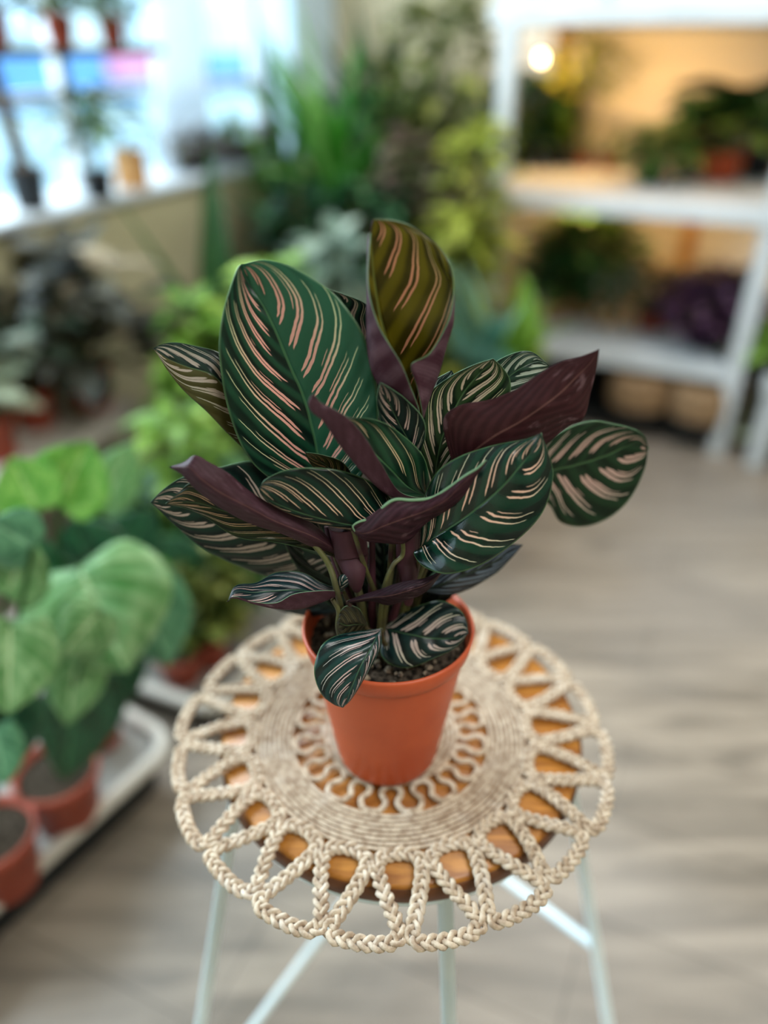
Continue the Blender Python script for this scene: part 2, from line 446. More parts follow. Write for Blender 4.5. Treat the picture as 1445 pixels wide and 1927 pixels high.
def bgplant(name, label, loc, top, wpx, kind, fm, n, L, wd, droop=.6, pot=(.06, .10), pm='terrabg', cat='plant', trunk=False, group=None):
    """potted plant: loc = base of pot, top = height of foliage above base, wpx = foliage width"""
    rnd = random.Random(hash((round(loc[0]*1000), round(loc[1]*1000), n)) & 0xffff)
    t = thing(name, label, cat, loc, group=group)
    pr, ph = pot
    V, Fc = pot_geo(pr, ph); mesh('pot', V, Fc, M[pm], t)
    H = top-ph
    V, Fc = lathe([(0, ph*.9), (pr*.5, ph*.9), (pr*.91, ph*.87)], 20); mesh('soil', V, Fc, M['soil'], t)
    z0 = ph*.9
    tz = 0
    if trunk:
        tz = H*trunk
        V, Fc = tube([Vector((0, 0, z0)), Vector((.006, .004, z0+tz*.5)), Vector((0, 0, z0+tz+.02))], [.012, .010, .008], 8)
        mesh('trunk', V, Fc, M['bark'], t)
    V, Fc, st = foliage(kind, H-tz, wpx, n, L, wd, droop, rnd, z0+tz)
    base = Vector(loc); rb = base-W(0, 0); a0 = (rb.x*AX+rb.y*AY); alim = .025 if a0 > .02 else -.165
    for v in V:
        q = base+v-W(0, 0); aa = q.x*AX+q.y*AY; bb = q.x*BX+q.y*BY
        if bb < -.262: v += Vector((BX, BY, 0))*min(2*(-.262-bb), .5)
        if aa < alim and base.z+v.z < 2.4: v += Vector((AX, AY, 0))*min(2*(alim-aa), .5)
    mesh('foliage', V, Fc, FM[fm], t)
    if st:
        g = [tube([a, (a+b)/2+Vector((0, 0, .01)), b], .0022, 5) for a, b in st]
        V, Fc = join(*g); mesh('stem', V, Fc, FM['olive'], t)
    return t
def mpp(px, py, loc):  # metres per pixel at a place
    d = Vector(loc)-Vector((0, 0, CAMH)); z = d.y*math.cos(PITCH)-d.z*math.sin(PITCH)
    return z/F
def onb(px, py, z, bmin=-.17):
    loc = on(px, py, z); r_ = loc-W(0, 0, z); bb = r_.x*BX+r_.y*BY
    if bb < bmin:
        x, f, d = ray(px, py); o = W(0, 0, z); k0 = -(o.x*BX+o.y*BY); k1 = x*BX+f*BY
        t = (bmin-k0)/k1; loc = Vector((x*t, f*t, z))
    return loc
def put(name, label, bx, by, z, topy, wpx, kind, fm, n, L, wd, **k):
    """stand a plant on height z where pixel (bx,by) meets it; foliage reaches up to topy"""
    loc = onb(bx, by, z)
    top = at(bx, topy, loc.y).z-z
    return bgplant(name, label, loc, top, wpx*mpp(bx, by, loc), kind, fm, n, L, wd, **k)
def stand(name, label, px, Y, z, topy, wpx, kind, fm, n, L, wd, **k):
    loc = at(px, 400, Y); zz = loc.z
    # x at the middle of the foliage
    x, f, d = ray(px, topy+60); loc = Vector((x*Y/f, Y, z))
    top = at(px, topy, Y).z-z
    return bgplant(name, label, loc, top, wpx*Y/f/F, kind, fm, n, L, wd, **k)

# ---------------------------------------------------------------- plants on the shelving
SH, SL = .7465, .2905
put('potted_plant', 'large dark broad-leaved plant at the right end of the middle shelf', 1425, 330, SH, 150, 230, 'broad', 'dark', 26, .24, .14, pot=(.055, .09), pm='dark')
put('potted_plant', 'green plant in a bright terracotta pot on the middle shelf', 1352, 338, SH, 185, 150, 'broad', 'mid', 24, .15, .07, pot=(.072, .085), pm='terra')
put('potted_plant', 'speckled purple-grey plant left of the terracotta pot on the middle shelf', 1285, 325, SH, 195, 120, 'bush', 'dusty', 130, .06, .035, pot=(.045, .07), pm='dark')
put('potted_plant', 'bushy variegated plant spilling over the middle shelf edge', 1222, 345, SH, 225, 150, 'bush', 'mid', 170, .06, .03, pot=(.05, .05), pm='dark')
put('small_succulent', 'pale succulent in a small red pot on the middle shelf, left one', 1096, 312, SH, 235, 44, 'bush', 'pale', 40, .04, .02, pot=(.032, .04), pm='terrabg')
put('small_succulent', 'grey succulent in a small red pot on the middle shelf, right one', 1143, 316, SH, 225, 54, 'bush', 'grey', 40, .04, .02, pot=(.032, .04), pm='terrabg')
put('potted_plant', 'upright bright green plant in a dark pot on the middle shelf', 1048, 312, SH, 180, 100, 'strap', 'lime', 50, .95, .04, pot=(.05, .07), pm='dark')
put('potted_plant', 'dark bushy plant at the left end of the middle shelf', 985, 312, SH, 115, 140, 'bush', 'dark', 170, .09, .055, pot=(.06, .08), pm='dark')
put('potted_tree', 'thin airy yellow-green tree lit by the grow light on the middle shelf', 1078, 300, SH, 55, 170, 'bush', 'yellow', 150, .06, .025, pot=(.04, .06), pm='dark', trunk=.45)
put('potted_plant', 'dense green bush at the left end of the lower shelf', 1085, 590, SL, 385, 220, 'bush', 'mid', 420, .085, .035, pot=(.07, .09), pm='tan')
put('potted_plant', 'blue-green bush in front of the dense one on the lower shelf', 1040, 600, SL, 430, 130, 'bush', 'dark', 150, .07, .03, pot=(.04, .06), pm='tan')
put('potted_plant', 'small grey-green plant in a tan pot on the lower shelf', 1142, 612, SL, 470, 80, 'bush', 'grey', 50, .08, .03, pot=(.035, .06), pm='tan')
put('potted_plant', 'mottled grey-green plant beside the purple one on the lower shelf', 1225, 618, SL, 490, 150, 'bush', 'mott', 150, .05, .035, pot=(.06, .06), pm='terrabg')
put('potted_plant', 'dark mottled plant behind the purple one on the lower shelf', 1290, 585, SL, 500, 130, 'bush', 'grey', 70, .05, .035, pot=(.05, .06), pm='dark')
put('potted_plant', 'deep purple trailing plant hanging over the lower shelf edge', 1325, 652, SL, 505, 200, 'bush', 'purple', 380, .065, .04, pot=(.07, .07), pm='dark')
put('potted_plant', 'small bright green plant right of the purple one on the lower shelf', 1382, 640, SL, 560, 60, 'bush', 'bright', 40, .05, .03, pot=(.03, .05), pm='dark')
put('potted_plant', 'yellow-green trailing plant on the low display table at the right edge', 1450, 690, SL, 600, 110, 'bush', 'lime', 90, .06, .04, pot=(.05, .05), pm='dark')
tag(rbox('shade_slab', 1.02, 1.66, -.15, .43, .0, .05, M['dark']), 'dark slab added for the shade under the lower shelf, below the wicker baskets', 'tray')  # dark slab added for the black shade below the shelf
struct(rbox('shade_strip_back', .62, 3.6, -.28, -.268, 0, .14, M['dark']))  # dark strip standing for the shade at the foot of the wall
for i, (px, lab) in enumerate(((1195, 'round wicker basket under the lower shelf, left one'), (1308, 'round wicker basket under the lower shelf, right one'))):
    loc = on(px, 785+i*22, .0505)
    t = thing('wicker_basket', lab, 'basket', loc, group='wicker baskets under the shelf')
    V, Fc = lathe([(0, .0), (.085, .0), (.098, .03), (.1, .06)], 32); mesh('base', V, Fc, M['dark'], t)
    V, Fc = lathe([(.1, .06), (.103, .10), (.1, .15), (.09, .175), (.084, .17), (.09, .12), (.085, .05), (0, .05)], 32)
    mesh('basket_body', V, Fc, M['wick'], t)
put('potted_plant', 'pale green plant on the floor under the display table', 1432, 850, 0.0, 745, 90, 'bush', 'pale', 60, .06, .04, pot=(.05, .06), pm='traym')

# top shelf: small trailing plant at its edge
loc = W(1.17, .42, 1.2355)
bgplant('potted_plant', 'little trailing plant hanging from the top shelf edge', loc, .12, .10, 'bush', 'blue', 26, .05, .02, droop=1.6, pot=(.03, .05), pm='white')

# ---------------------------------------------------------------- plants in the corner (on the bench, z .45)
Bz = .4505
stand('potted_palm', 'tall bright green strappy plant in the corner left of centre', 628, 2.78, Bz, 50, 330, 'strap', 'bright', 60, 1.0, .04, droop=1.0, pot=(.09, .14), pm='dark')
stand('potted_palm', 'dark green strappy plant behind the bright one in the corner', 725, 3.0, Bz, 20, 330, 'strap', 'dark', 70, .95, .05, droop=.9, pot=(.09, .14), pm='dark')
stand('potted_palm', 'slender green plant leaning towards the window in the corner', 520, 2.72, Bz, 130, 200, 'strap', 'mid', 26, .95, .035, droop=.9, pot=(.06, .1), pm='dark')
stand('potted_tree', 'tall olive-leaved tree in the corner near the shelving', 835, 2.78, Bz, -60, 260, 'bush', 'olive', 260, .10, .04, pot=(.09, .14), pm='dark', trunk=.3)
stand('potted_plant', 'brownish dusty-leaved plant in the middle of the corner group', 790, 2.55, Bz, 215, 150, 'bush', 'dusty', 110, .10, .05, pot=(.07, .1), pm='terrabg')
stand('potted_plant', 'yellow-green plant beside the left end of the shelving', 905, 2.42, .0, 170, 120, 'bush', 'yellow', 200, .09, .04, pot=(.09, .2), pm='dark', trunk=.35)
stand('potted_plant', 'yellow strappy plant behind the top striped leaf', 872, 2.3, .0, 350, 110, 'bush', 'yellow', 140, .11, .035, pot=(.08, .16), pm='dark')
stand('potted_plant', 'deep green bush low in the corner behind the plant', 700, 2.48, Bz, 330, 170, 'bush', 'dark', 180, .09, .05, pot=(.07, .1), pm='dark')
stand('potted_plant', 'dark green bush under the strappy plant in the corner', 560, 2.52, Bz, 340, 150, 'bush', 'dark', 120, .09, .05, pot=(.06, .1), pm='dark')
# low bench, z .25
Lz = .2505
stand('potted_plant', 'grey-green leafy plant behind the tall striped leaf', 628, 1.95, Lz, 400, 170, 'bush', 'grey', 120, .085, .05, pot=(.07, .1), pm='terrabg')
stand('potted_plant', 'lime green plant just left of the big striped leaf', 500, 1.86, Lz, 460, 120, 'bush', 'lime', 90, .09, .05, pot=(.06, .09), pm='terrabg')
stand('potted_plant', 'mid green plant on the low bench between lime and grey-green ones', 740, 2.0, Lz, 470, 150, 'bush', 'mid', 150, .085, .04, pot=(.06, .09), pm='dark')
stand('potted_plant', 'long-leaved pale blue-green plant right of the top striped leaf', 925, 1.93, Lz, 470, 170, 'strap', 'blue', 17, 1.0, .085, droop=.9, pot=(.06, .1), pm='dark')
stand('potted_plant', 'fresh green broad-leaved plant beside the lower shelf end', 995, 2.06, Lz, 500, 110, 'strap', 'lime', 16, .9, .07, droop=.8, pot=(.05, .1), pm='tan')
# behind the left side
def floorplant(label, px, Y, topy, wpx, kind, fm, n, L, wd, z=0., **k):
    return stand('potted_plant', label, px, Y, z, topy, wpx, kind, fm, n, L, wd, **k)
floorplant('large dark upright-leaved plant in front of the window ledge', 392, 1.98, 350, 260, 'strap', 'mid', 7, 1.0, .10, droop=.5, pot=(.08, .2), pm='dark')
floorplant('lime green bush on the floor left of the big striped leaf', 360, 1.78, 510, 125, 'bush', 'lime', 120, .09, .055, pot=(.08, .14), pm='terrabg')
floorplant('tall lime plant between the window bench and the corner', 440, 2.05, 470, 130, 'bush', 'mid', 110, .10, .05, pot=(.08, .14), pm='dark')
Tz = .0805
floorplant('lime green trailing plant on the rear grey tray', 318, 1.36, 730, 170, 'bush', 'lime', 130, .075, .045, z=Tz, pot=(.05, .08))
floorplant('dark green bush on the rear grey tray beside the stool', 395, 1.30, 850, 170, 'bush', 'mid', 170, .075, .045, z=Tz, pot=(.05, .08))
floorplant('deep green plant on the rear grey tray under the lime one', 250, 1.30, 890, 150, 'bush', 'dark', 130, .08, .055, z=Tz, pot=(.05, .08))
floorplant('olive green bush low on the rear grey tray behind the big leaves', 372, 1.17, 1010, 110, 'bush', 'olive', 100, .06, .04, z=Tz, pot=(.04, .07))

# ---------------------------------------------------------------- window bench and ledge
Nz = .3205
put('potted_plant', 'beige-mottled dark plant in the terracotta pot on the window bench', 178, 765, Nz, 435, 250, 'bush', 'mott', 110, .14, .08, pot=(.06, .115))
put('potted_plant', 'grey-leaved plant in the darker terracotta pot at left on the window bench', 72, 800, Nz, 560, 150, 'broad', 'grey', 14, .13, .08, pot=(.055, .10))
put('potted_plant', 'dark leafy plant at the left edge on the window bench', 40, 740, Nz, 430, 220, 'bush', 'mott', 90, .13, .08, pot=(.055, .10), pm='dark')
put('potted_plant', 'pale round-leaved plant in a terracotta pot at the left frame edge', 2, 860, Nz, 690, 90, 'broad', 'pale', 10, .09, .08, pot=(.05, .10))
Gz = .7705
put('potted_plant', 'slender green plant standing on the window ledge beside the cardboard box', 190, 372, Gz, 150, 170, 'bush', 'mid', 60, .08, .035, pot=(.045, .07), pm='dark', trunk=.2)
t = thing('potted_tree', 'bare dark trunk in a dark blue pot on the window ledge at far left', 'plant', on(62, 392, Gz))
V, Fc = pot_geo(.05, .10); mesh('pot', V, Fc, M['dark'], t)
V, Fc = tube([Vector((0, 0, .08)), Vector((-.02, .01, .25)), Vector((-.045, .02, .45)), Vector((-.06, .03, .62))], [.02, .018, .016, .014], 10)
mesh('trunk', V, Fc, M['bark'], t)
V, Fc = [], []; rr = random.Random(3)
for i in range(14): leafgeo(V, Fc, Vector((-.06, .03, .58)), Vector((rr.uniform(-1, 1), rr.uniform(-1, 1), rr.uniform(.0, 1))), .16, .05, .8, rr)
mesh('foliage', V, Fc, FM['mid'], t)
lb = on(252, 352, Gz)
t = thing('cardboard_box', 'small orange-brown box standing on the window ledge', 'box', lb, YAW)
V, Fc = boxg(-.04, .04, -.03, .03, 0, .105, .002); mesh('box_body', V, Fc, M['card'], t, smooth=False)
V, Fc = boxg(-.042, .042, -.001, .001, .1052, .108); mesh('flap', V, Fc, M['traym'], t, smooth=False)
for (px, py, wr, lab) in ((365, 318, .10, 'low brown planter bowl on the window ledge, left one'), (470, 300, .10, 'low brown planter bowl on the window ledge, near the corner')):
    t = thing('planter_bowl', lab, 'planter', on(px, py, Gz), group='brown planter bowls on the ledge')
    V, Fc = lathe([(0, 0), (wr*.6, 0), (wr*.95, .035), (wr, .06), (wr*.9, .058), (wr*.8, .045), (0, .045)], 28); mesh('bowl', V, Fc, M['dark'], t)
    V, Fc, _ = foliage('bush', .09, wr*2.2, 150, .06, .025, .8, random.Random(px), .04); mesh('foliage', V, Fc, FM['dusty'], t)
put('potted_plant', 'thin spiky green plant on the ledge against the pale pier', 425, 305, Gz, 190, 60, 'strap', 'mid', 12, .9, .015, pot=(.03, .05), pm='dark')
# hanging window shelf with small pots
t = thing('window_shelf', 'dark narrow shelf hanging across the window with small red pots', 'shelf', W(-.10, 1.3, 1.13))
rbox('shelf_board', -.19, -.04, .80, 1.85, 1.113, 1.135, M['dwood'], t)
for b in (.86, 1.73):
    V, Fc = tube([W(-.11, b, 1.13)-t.location, W(-.11, b, 2.58)-t.location], .004, 6); mesh('hanging_rod', V, Fc, M['dark'], t)
for i, (b, fk, lab) in enumerate(((.93, 'mid', 'rightmost of the red pots on the hanging window shelf'), (1.13, 'mid', 'middle red pot on the hanging window shelf'), (1.35, 'olive', 'red pot near the left of the hanging window shelf'), (1.58, 'mid', 'leftmost red pot on the hanging window shelf'))):
    bgplant('small_potted_plant', lab+', with trailing greenery', W(-.11, b, 1.1355), .27, .25, 'bush', fk, 120, .065, .03, pot=(.04, .07), group='small pots on the hanging window shelf')

# warm bulbs of the grow lamps hanging under the shelves
em, nt, p = mat('warm_bulb'); p.inputs['Base Color'].default_value = (1, .8, .5, 1)
p.inputs['Emission Color'].default_value = (1, .78, .42, 1); p.inputs['Emission Strength'].default_value = 22
for (px, py, z, lab) in ((1018, 112, 1.185, 'lit warm bulb hanging under the top shelf'),):
    p_ = at(px, py, 2.55 if z < 1 else 2.9)
    t = thing('hanging_bulb', lab, 'lamp', (p_.x, p_.y, p_.z)); h = z-p_.z
    mesh('bulb', *lathe([(0, -.011), (.007, -.008), (.0095, 0), (.008, .010), (.007, .018)], 16), em, t)
    mesh('socket', *lathe([(.009, .018), (.011, .02), (.011, .035), (.0, .037)], 16), M['white'], t)
    mesh('cord', *tube([Vector((0, 0, .035)), Vector((0, 0, max(.04, h-.001)))], .002, 6), M['white'], t)

# ---------------------------------------------------------------- the stool
SX, SY, SZ = .0145, .490, .63
t = thing('stool', 'round wooden topped stool with thin pale metal legs under the woven mat', 'stool', (SX, SY, 0))
m, nt, p = mat('oiled_wood_seat')
tc = nt.nodes.new('ShaderNodeTexCoord'); mp = nt.nodes.new('ShaderNodeMapping'); mp.inputs['Scale'].default_value = (3, 22, 22)
nt.links.new(tc.outputs['Object'], mp.inputs[0])
n1 = noise(nt, 3, 6, mp.outputs[0], .6, 1.2)
setc(nt, p.inputs['Base Color'], mix(nt, n1.ss(.3, .7), srgb('8f551c'), srgb('c08238')))
p.inputs['Roughness'].default_value = .38
M['seat'] = m
M['seatedge'] = plain('dark_seat_edge', '6b3f20', '54301a', .45, 30)
rs = .159
V, Fc = lathe([(0, SZ-.018), (rs-.002, SZ-.018), (rs, SZ-.016)], 96); V2, F2 = lathe([(rs-.001, SZ-.003), (rs-.004, SZ), (0, SZ)], 96)
seat = mesh('seat', *lathe([(0, SZ-.018), (rs-.001, SZ-.018), (rs-.001, SZ-.003), (rs-.004, SZ), (0, SZ)], 96), M['seat'], t)
mesh('seat_edge', *lathe([(rs-.0005, SZ-.0185), (rs+.0005, SZ-.0175), (rs+.0005, SZ-.0035), (rs-.0005, SZ-.0028)], 96), M['seatedge'], seat)
circ = lambda r, z, n=72: [Vector((r*math.cos(2*PI*i/n), r*math.sin(2*PI*i/n), z)) for i in range(n)]
mesh('support_ring', *tube(circ(.150, SZ-.0255), .0065, 8, True), M['metal'], t)
def leg(qt, qb, r0, r1):
    a = Vector((r0*math.cos(R(qt)), r0*math.sin(R(qt)), SZ-.022)); b = Vector((r1*math.cos(R(qb)), r1*math.sin(R(qb)), .006))
    o = mesh('leg', *tube([a, a.lerp(b, .5), b], .0062, 12), M['metal'], t)
    mesh('foot_cap', *tube([b-Vector((0, 0, .005)), b+Vector((0, 0, .012))], .0085, 10), M['traym'], o)
    return a, b
L1 = leg(206, 205, .154, .285); L2 = leg(282, 283, .150, .275); L3 = leg(6, 4, .150, .29); L4 = leg(92, 88, .150, .275)
def rung(A, B, z):
    f = lambda q: q[0].lerp(q[1], (q[0].z-z)/(q[0].z-q[1].z))
    mesh('rung', *tube([f(A), f(B)], .0058, 10), M['metal'], t)
rung(L3, L4, .235); rung(L1, L4, .13)

# ---------------------------------------------------------------- the woven mat
def jute():
    m, nt, p = mat('seagrass_cord')
    tc = nt.nodes.new('ShaderNodeTexCoord')
    n1 = noise(nt, 160, 4); n2 = noise(nt, 900, 2); n3 = noise(nt, 45, 2)
    c = mix(nt, n1.ss(.3, .7), srgb('9d8772'), srgb('cfbea9')); c = mix(nt, n3.ss(.5, .75)*.4, c, srgb('dcd2c6'))
    c = mix(nt, n2.ss(.58, .8)*.3, c, srgb('7d6248'))
    setc(nt, p.inputs['Base Color'], c); p.inputs['Roughness'].default_value = .75
    p.inputs['Specular IOR Level'].default_value = .2
    bump(nt, p, n2, .5, .0006)
    return m
M['jute'] = jute()
MX, MY, MZ = .0060, .474, SZ+.0005
def resample(P, step, closed=True):
    n = len(P); L = [0]
    for i in range(n if closed else n-1): L.append(L[-1]+(P[(i+1) % n]-P[i]).length)
    tot = L[-1]; k = max(8, int(tot/step)); out = []; j = 0
    for i in range(k):
        s = tot*i/k
        while L[j+1] < s: j += 1
        out.append(P[j % n].lerp(P[(j+1) % n], (s-L[j])/max(1e-9, L[j+1]-L[j])))
    return out, tot
def braid(path, wd, th, sr, period, sides=5, spp=9):
    """three plaited strands along a closed flat path"""
    P, tot = resample(path, period/spp)
    cyc = max(1, round(tot/period)); n = len(P); res = []
    # the pattern closes after 3 strand swaps
    for s in range(3):
        Q = []
        for i in range(n):
            tg = (P[(i+1) % n]-P[i-1]).normalized(); nr = Vector((-tg.y, tg.x, 0)).normalized()
            ph = 2*PI*(cyc*i/n+s/3)
            Q.append(P[i]+nr*(wd*math.sin(ph))+Vector((0, 0, th*math.sin(2*ph))))
        res.append(tube(Q, [sr*(1+.10*math.sin(i*2.3+s*2)) for i in range(n)], sides, True))
    return join(*res)
t = thing('placemat', 'round woven straw placemat with looped petal border on the stool', 'placemat', (MX, MY, MZ))
zc = .0042
NP = 20; pit = 2*PI/NP; rj = random.Random(5)
pts = []
prof = [(-.095, .1275), (-.12, .1350), (-.23, .150), (-.37, .167), (-.43, .176), (-.37, .1815), (-.16, .1825), (.08, .183), (.30, .182), (.41, .179), (.40, .170), (.24, .150), (.12, .1350), (.095, .1275), (.18, .1222), (.37, .1192), (.63, .1192), (.82, .1222)]
for i in range(NP):
    jr = rj.uniform(-.0025, .0025); ja = rj.uniform(-.03, .03)
    for f_, r_ in prof:
        q = R(-96.5)+(i+f_+ja*max(0, (r_-.14)/.04))*pit; rr2 = r_+jr*max(0, (r_-.14)/.04)
        # the border sags a little where it overhangs the seat
        pos = Vector((MX+rr2*math.cos(q)-SX, MY+rr2*math.sin(q)-SY, 0)).length
        sag = -max(0, pos-rs)*.12
        pts.append(Vector((rr2*math.cos(q), rr2*math.sin(q), zc+sag)))
path = catmull(pts, 6, True)
mesh('petal_border', *braid(path, .0041, .0015, .00218, .022, 6, 14), M['jute'], t)
g = []
for k in range(8):
    r = .0865+k*.0041
    g.append(braid(circ(r, zc, 120), .00095, .0006, .00092, .0085, 5, 8))
mesh('woven_band', *join(*g), M['jute'], t)
g = []
for k in range(4): g.append(braid(circ(.0435+k*.0042, zc, 90), .00095, .0006, .00092, .0085, 5, 8))
for k in range(8): g.append(tube(circ(.006+k*.0045, zc-.0012, 48), .0023, 6, True))
mesh('centre_coil', *join(*g), M['jute'], t)
pts = []; NI = 16; pi2 = 2*PI/NI
for i in range(NI):
    for f_, r_ in ((-.16, .0735), (-.30, .0665), (-.26, .0605), (0, .0578), (.26, .0605), (.30, .0665), (.16, .0735), (.24, .0800), (.36, .0828), (.64, .0828), (.76, .0800)):
        q = R(-90)+(i+f_)*pi2; pts.append(Vector((r_*math.cos(q), r_*math.sin(q), zc)))
mesh('inner_lattice', *braid(catmull(pts, 5, True), .0014, .0008, .0013, .010, 5, 8), M['jute'], t)

# ---------------------------------------------------------------- the pinstripe plant
PX, PY, PZ = .0032, .4525, MZ+.0078
plant = thing('potted_pinstripe_plant', 'leafy dark green houseplant with pink pinstriped leaves in a terracotta pot on the woven mat', 'plant', (PX, PY, PZ))
O = plant.location
hp = .774-PZ
V, Fc = lathe([(0, 0), (.038, 0), (.0405, .0015), (.0415, .005), (.0590, hp-.020), (.0592, hp-.018), (.0612, hp-.017), (.0630, hp-.013), (.0652, hp-.002), (.0645, hp), (.0628, hp), (.0615, hp-.004), (.0565, hp-.030), (0, hp-.030)], 96)
pot = mesh('pot', V, Fc, M['terra'], plant)
# soil: lumpy disc
rs_ = random.Random(11); V = [Vector((0, 0, hp-.014))]; Fc = []; nr, ns = 16, 64
for i in range(1, nr+1):
    for k in range(ns):
        r = .0605*i/nr; q = 2*PI*k/ns
        V.append(Vector((r*math.cos(q), r*math.sin(q), hp-.016+rs_.uniform(-.0022, .0026)+.003*math.sin(r*160)*math.cos(q*3))))
for k in range(ns): Fc.append([0, 1+k, 1+(k+1) % ns])
for i in range(nr-1):
    for k in range(ns):
        a = 1+i*ns; Fc.append([a+k, a+ns+k, a+ns+(k+1) % ns, a+(k+1) % ns])
soil = mesh('soil', V, Fc, M['soil'], plant)
g = []
for i in range(170):
    q = rs_.uniform(0, 2*PI); r = .058*math.sqrt(rs_.random()); s = rs_.uniform(.0012, .0036)
    V1, F1 = lathe([(0, -s*.8), (s*.8, -s*.4), (s, .1*s), (s*.6, s*.7), (0, s*.8)], 6, (r*math.cos(q), r*math.sin(q), hp-.0135))
    g.append((V1, F1))
M['bits'] = plain('bark_chips_and_grit', '8a7b66', '3d3026', .9, 300)
tag(mesh('soil_bits', *join(*g), M['bits'], soil, smooth=False), kind='stuff')

def leaf_mat(name, n=10, c=.30, base=('0c2a22', '1d4a34'), stripe=('d79c8e', 'c9c9a4'), w=.075, off=0., seed=0, a0=.06, a1=.97, tintR=None, tintL=None, p_=1.35, back=False, rough=.3, trans=.12, lines=(.32, .56), gap=.5):
    m, nt, P = mat(name)
    uvn = nt.nodes.new('ShaderNodeUVMap'); uvn.uv_map = 'UVMap'
    sp = nt.nodes.new('ShaderNodeSeparateXYZ'); nt.links.new(uvn.outputs[0], sp.inputs[0])
    u = N(nt, sp.outputs[0])*2-1; v = N(nt, sp.outputs[1])
    a = u.abs()
    nd = noise(nt, 7, 3, uvn.outputs[0])
    side = u.m('GREATER_THAN', 0)
    v0 = v-(a**p_)*c+(nd-.5)*.03
    ph = v0*n+off+side*.45
    idn = ph.floor(); f = ph.fract()
    def rnd(k):
        wn = nt.nodes.new('ShaderNodeTexWhiteNoise'); wn.noise_dimensions = '2D'
        cb = nt.nodes.new('ShaderNodeCombineXYZ'); nt.links.new(idn.v, cb.inputs[0])
        sv = side*7.3+(k*3.1+seed*11.7); nt.links.new(sv.v, cb.inputs[1]); nt.links.new(cb.outputs[0], wn.inputs[0])
        return N(nt, wn.outputs[0])
    msk = None
    ls = list(lines)+[lines[-1]+.2]
    for k, l0 in enumerate(ls):
        r1, r2 = rnd(k), rnd(k+9)
        s0 = r1*.14+(a0+(.20 if k == 2 else 0)); s1 = r2*-.26+a1 if k < 2 else r2*-.45+(a1-.1)
        ta = a.ss(s0, s0+.10)*a.ss(s1-.35, s1, True)
        wk = (ta*.6+.4)*(a.ss(.1, .9, True)*.5+.6)*w
        if k == 2: wk = wk*.55
        d = (f-l0-(r1-.5)*.05).abs()
        ln = (d-wk).ss(-.010, .012, True)*a.ss(s0-.01, s0+.02)*a.ss(s1-.02, s1+.01, True)
        if k == 2: ln = ln*r2.m('GREATER_THAN', gap)
        msk = ln if msk is None else msk.m('MAXIMUM', ln)
    msk = msk*v0.ss(-.06, -.03)*v.ss(.985, .97, False).m('SUBTRACT', 1.).m('MULTIPLY', -1.) if False else msk*v.ss(.965, .985, True)
    base1, base2 = tuple(x*.42 for x in srgb(base[0])), tuple(x*.56 for x in srgb(base[1]))
    band = (f*2*PI+.9).sin()
    bc = mix(nt, band.ss(-.6, 1)*.75, base1, base2)
    n2 = noise(nt, 3, 3, uvn.outputs[0]); bc = mix(nt, n2.ss(.45, .75)*.5, bc, base2)
    if tintR: bc = mix(nt, side*.85, bc, srgb(tintR))
    if tintL: bc = mix(nt, (side*-1+1)*.85, bc, srgb(tintL))
    sc = mix(nt, a.ss(.35, .95), srgb(stripe[0]), srgb(stripe[1]))
    col = mix(nt, msk, bc, sc)
    col = mix(nt, a.ss(.012, .028, True)*v.ss(.75, .98, True)*.42, col, mix(nt, .5, srgb(base[1]), srgb('6f9a62')))
    col = mix(nt, a.ss(.965, .99)*.6, col, srgb('5a7a50'))
    setc(nt, P.inputs['Base Color'], col); P.inputs['Roughness'].default_value = rough
    P.inputs['Specular IOR Level'].default_value = .45 if rough < .28 else .28
    h = band*.5+a.ss(0, .05)*.8+noise(nt, 60, 2, uvn.outputs[0])*.15
    bump(nt, P, h, .35, .0016)
    tr = nt.nodes.new('ShaderNodeBsdfTranslucent'); setc(nt, tr.inputs[0], col)
    mx = nt.nodes.new('ShaderNodeMixShader'); mx.inputs[0].default_value = trans
    nt.links.new(P.outputs[0], mx.inputs[1]); nt.links.new(tr.outputs[0], mx.inputs[2])
    nt.links.new(mx.outputs[0], nt.nodes['Material Output'].inputs[0])
    return m
def back_mat(name, c1='3a1c28', c2='5e3644', n=10, c=.3, rib=.4):
    m, nt, P = mat(name)
    uvn = nt.nodes.new('ShaderNodeUVMap'); uvn.uv_map = 'UVMap'
    sp = nt.nodes.new('ShaderNodeSeparateXYZ'); nt.links.new(uvn.outputs[0], sp.inputs[0])
    u = N(nt, sp.outputs[0])*2-1; v = N(nt, sp.outputs[1]); a = u.abs()
    v0 = v-(a**1.35)*c
    nz = noise(nt, 9, 4, uvn.outputs[0], .6); nf = noise(nt, 40, 3)
    st = (v0*(n*2*PI)).sin(); d1, d2 = tuple(x*.5 for x in srgb(c1)), tuple(x*.55 for x in srgb(c2))
    col = mix(nt, st.ss(-.8, 1)*rib, d1, d2)
    col = mix(nt, nz.ss(.45, .8)*.6, col, d2); col = mix(nt, (nf*nz).ss(.33, .42)*.35, col, srgb('7a6068'))
    col = mix(nt, a.ss(.02, .035, True)*.5, col, srgb('6b4a45'))
    setc(nt, P.inputs['Base Color'], col); P.inputs['Roughness'].default_value = .45; P.inputs['Specular IOR Level'].default_value = .18
    h = st*rib*.6+(v0*(n*14*PI)).sin()*.1+nf*.4
    bump(nt, P, h, .35, .001)
    return m
M['rim'] = plain('pale_leaf_margin', '6f9070', '56785a', .5)
M['rimp'] = plain('maroon_leaf_margin', '6a4a50', '5a3c44', .5)
BK = back_mat('maroon_leaf_underside')
BKL = back_mat('mauve_leaf_underside', '4c2c36', '745060', rib=.12)
D0 = PY; HERO = plant
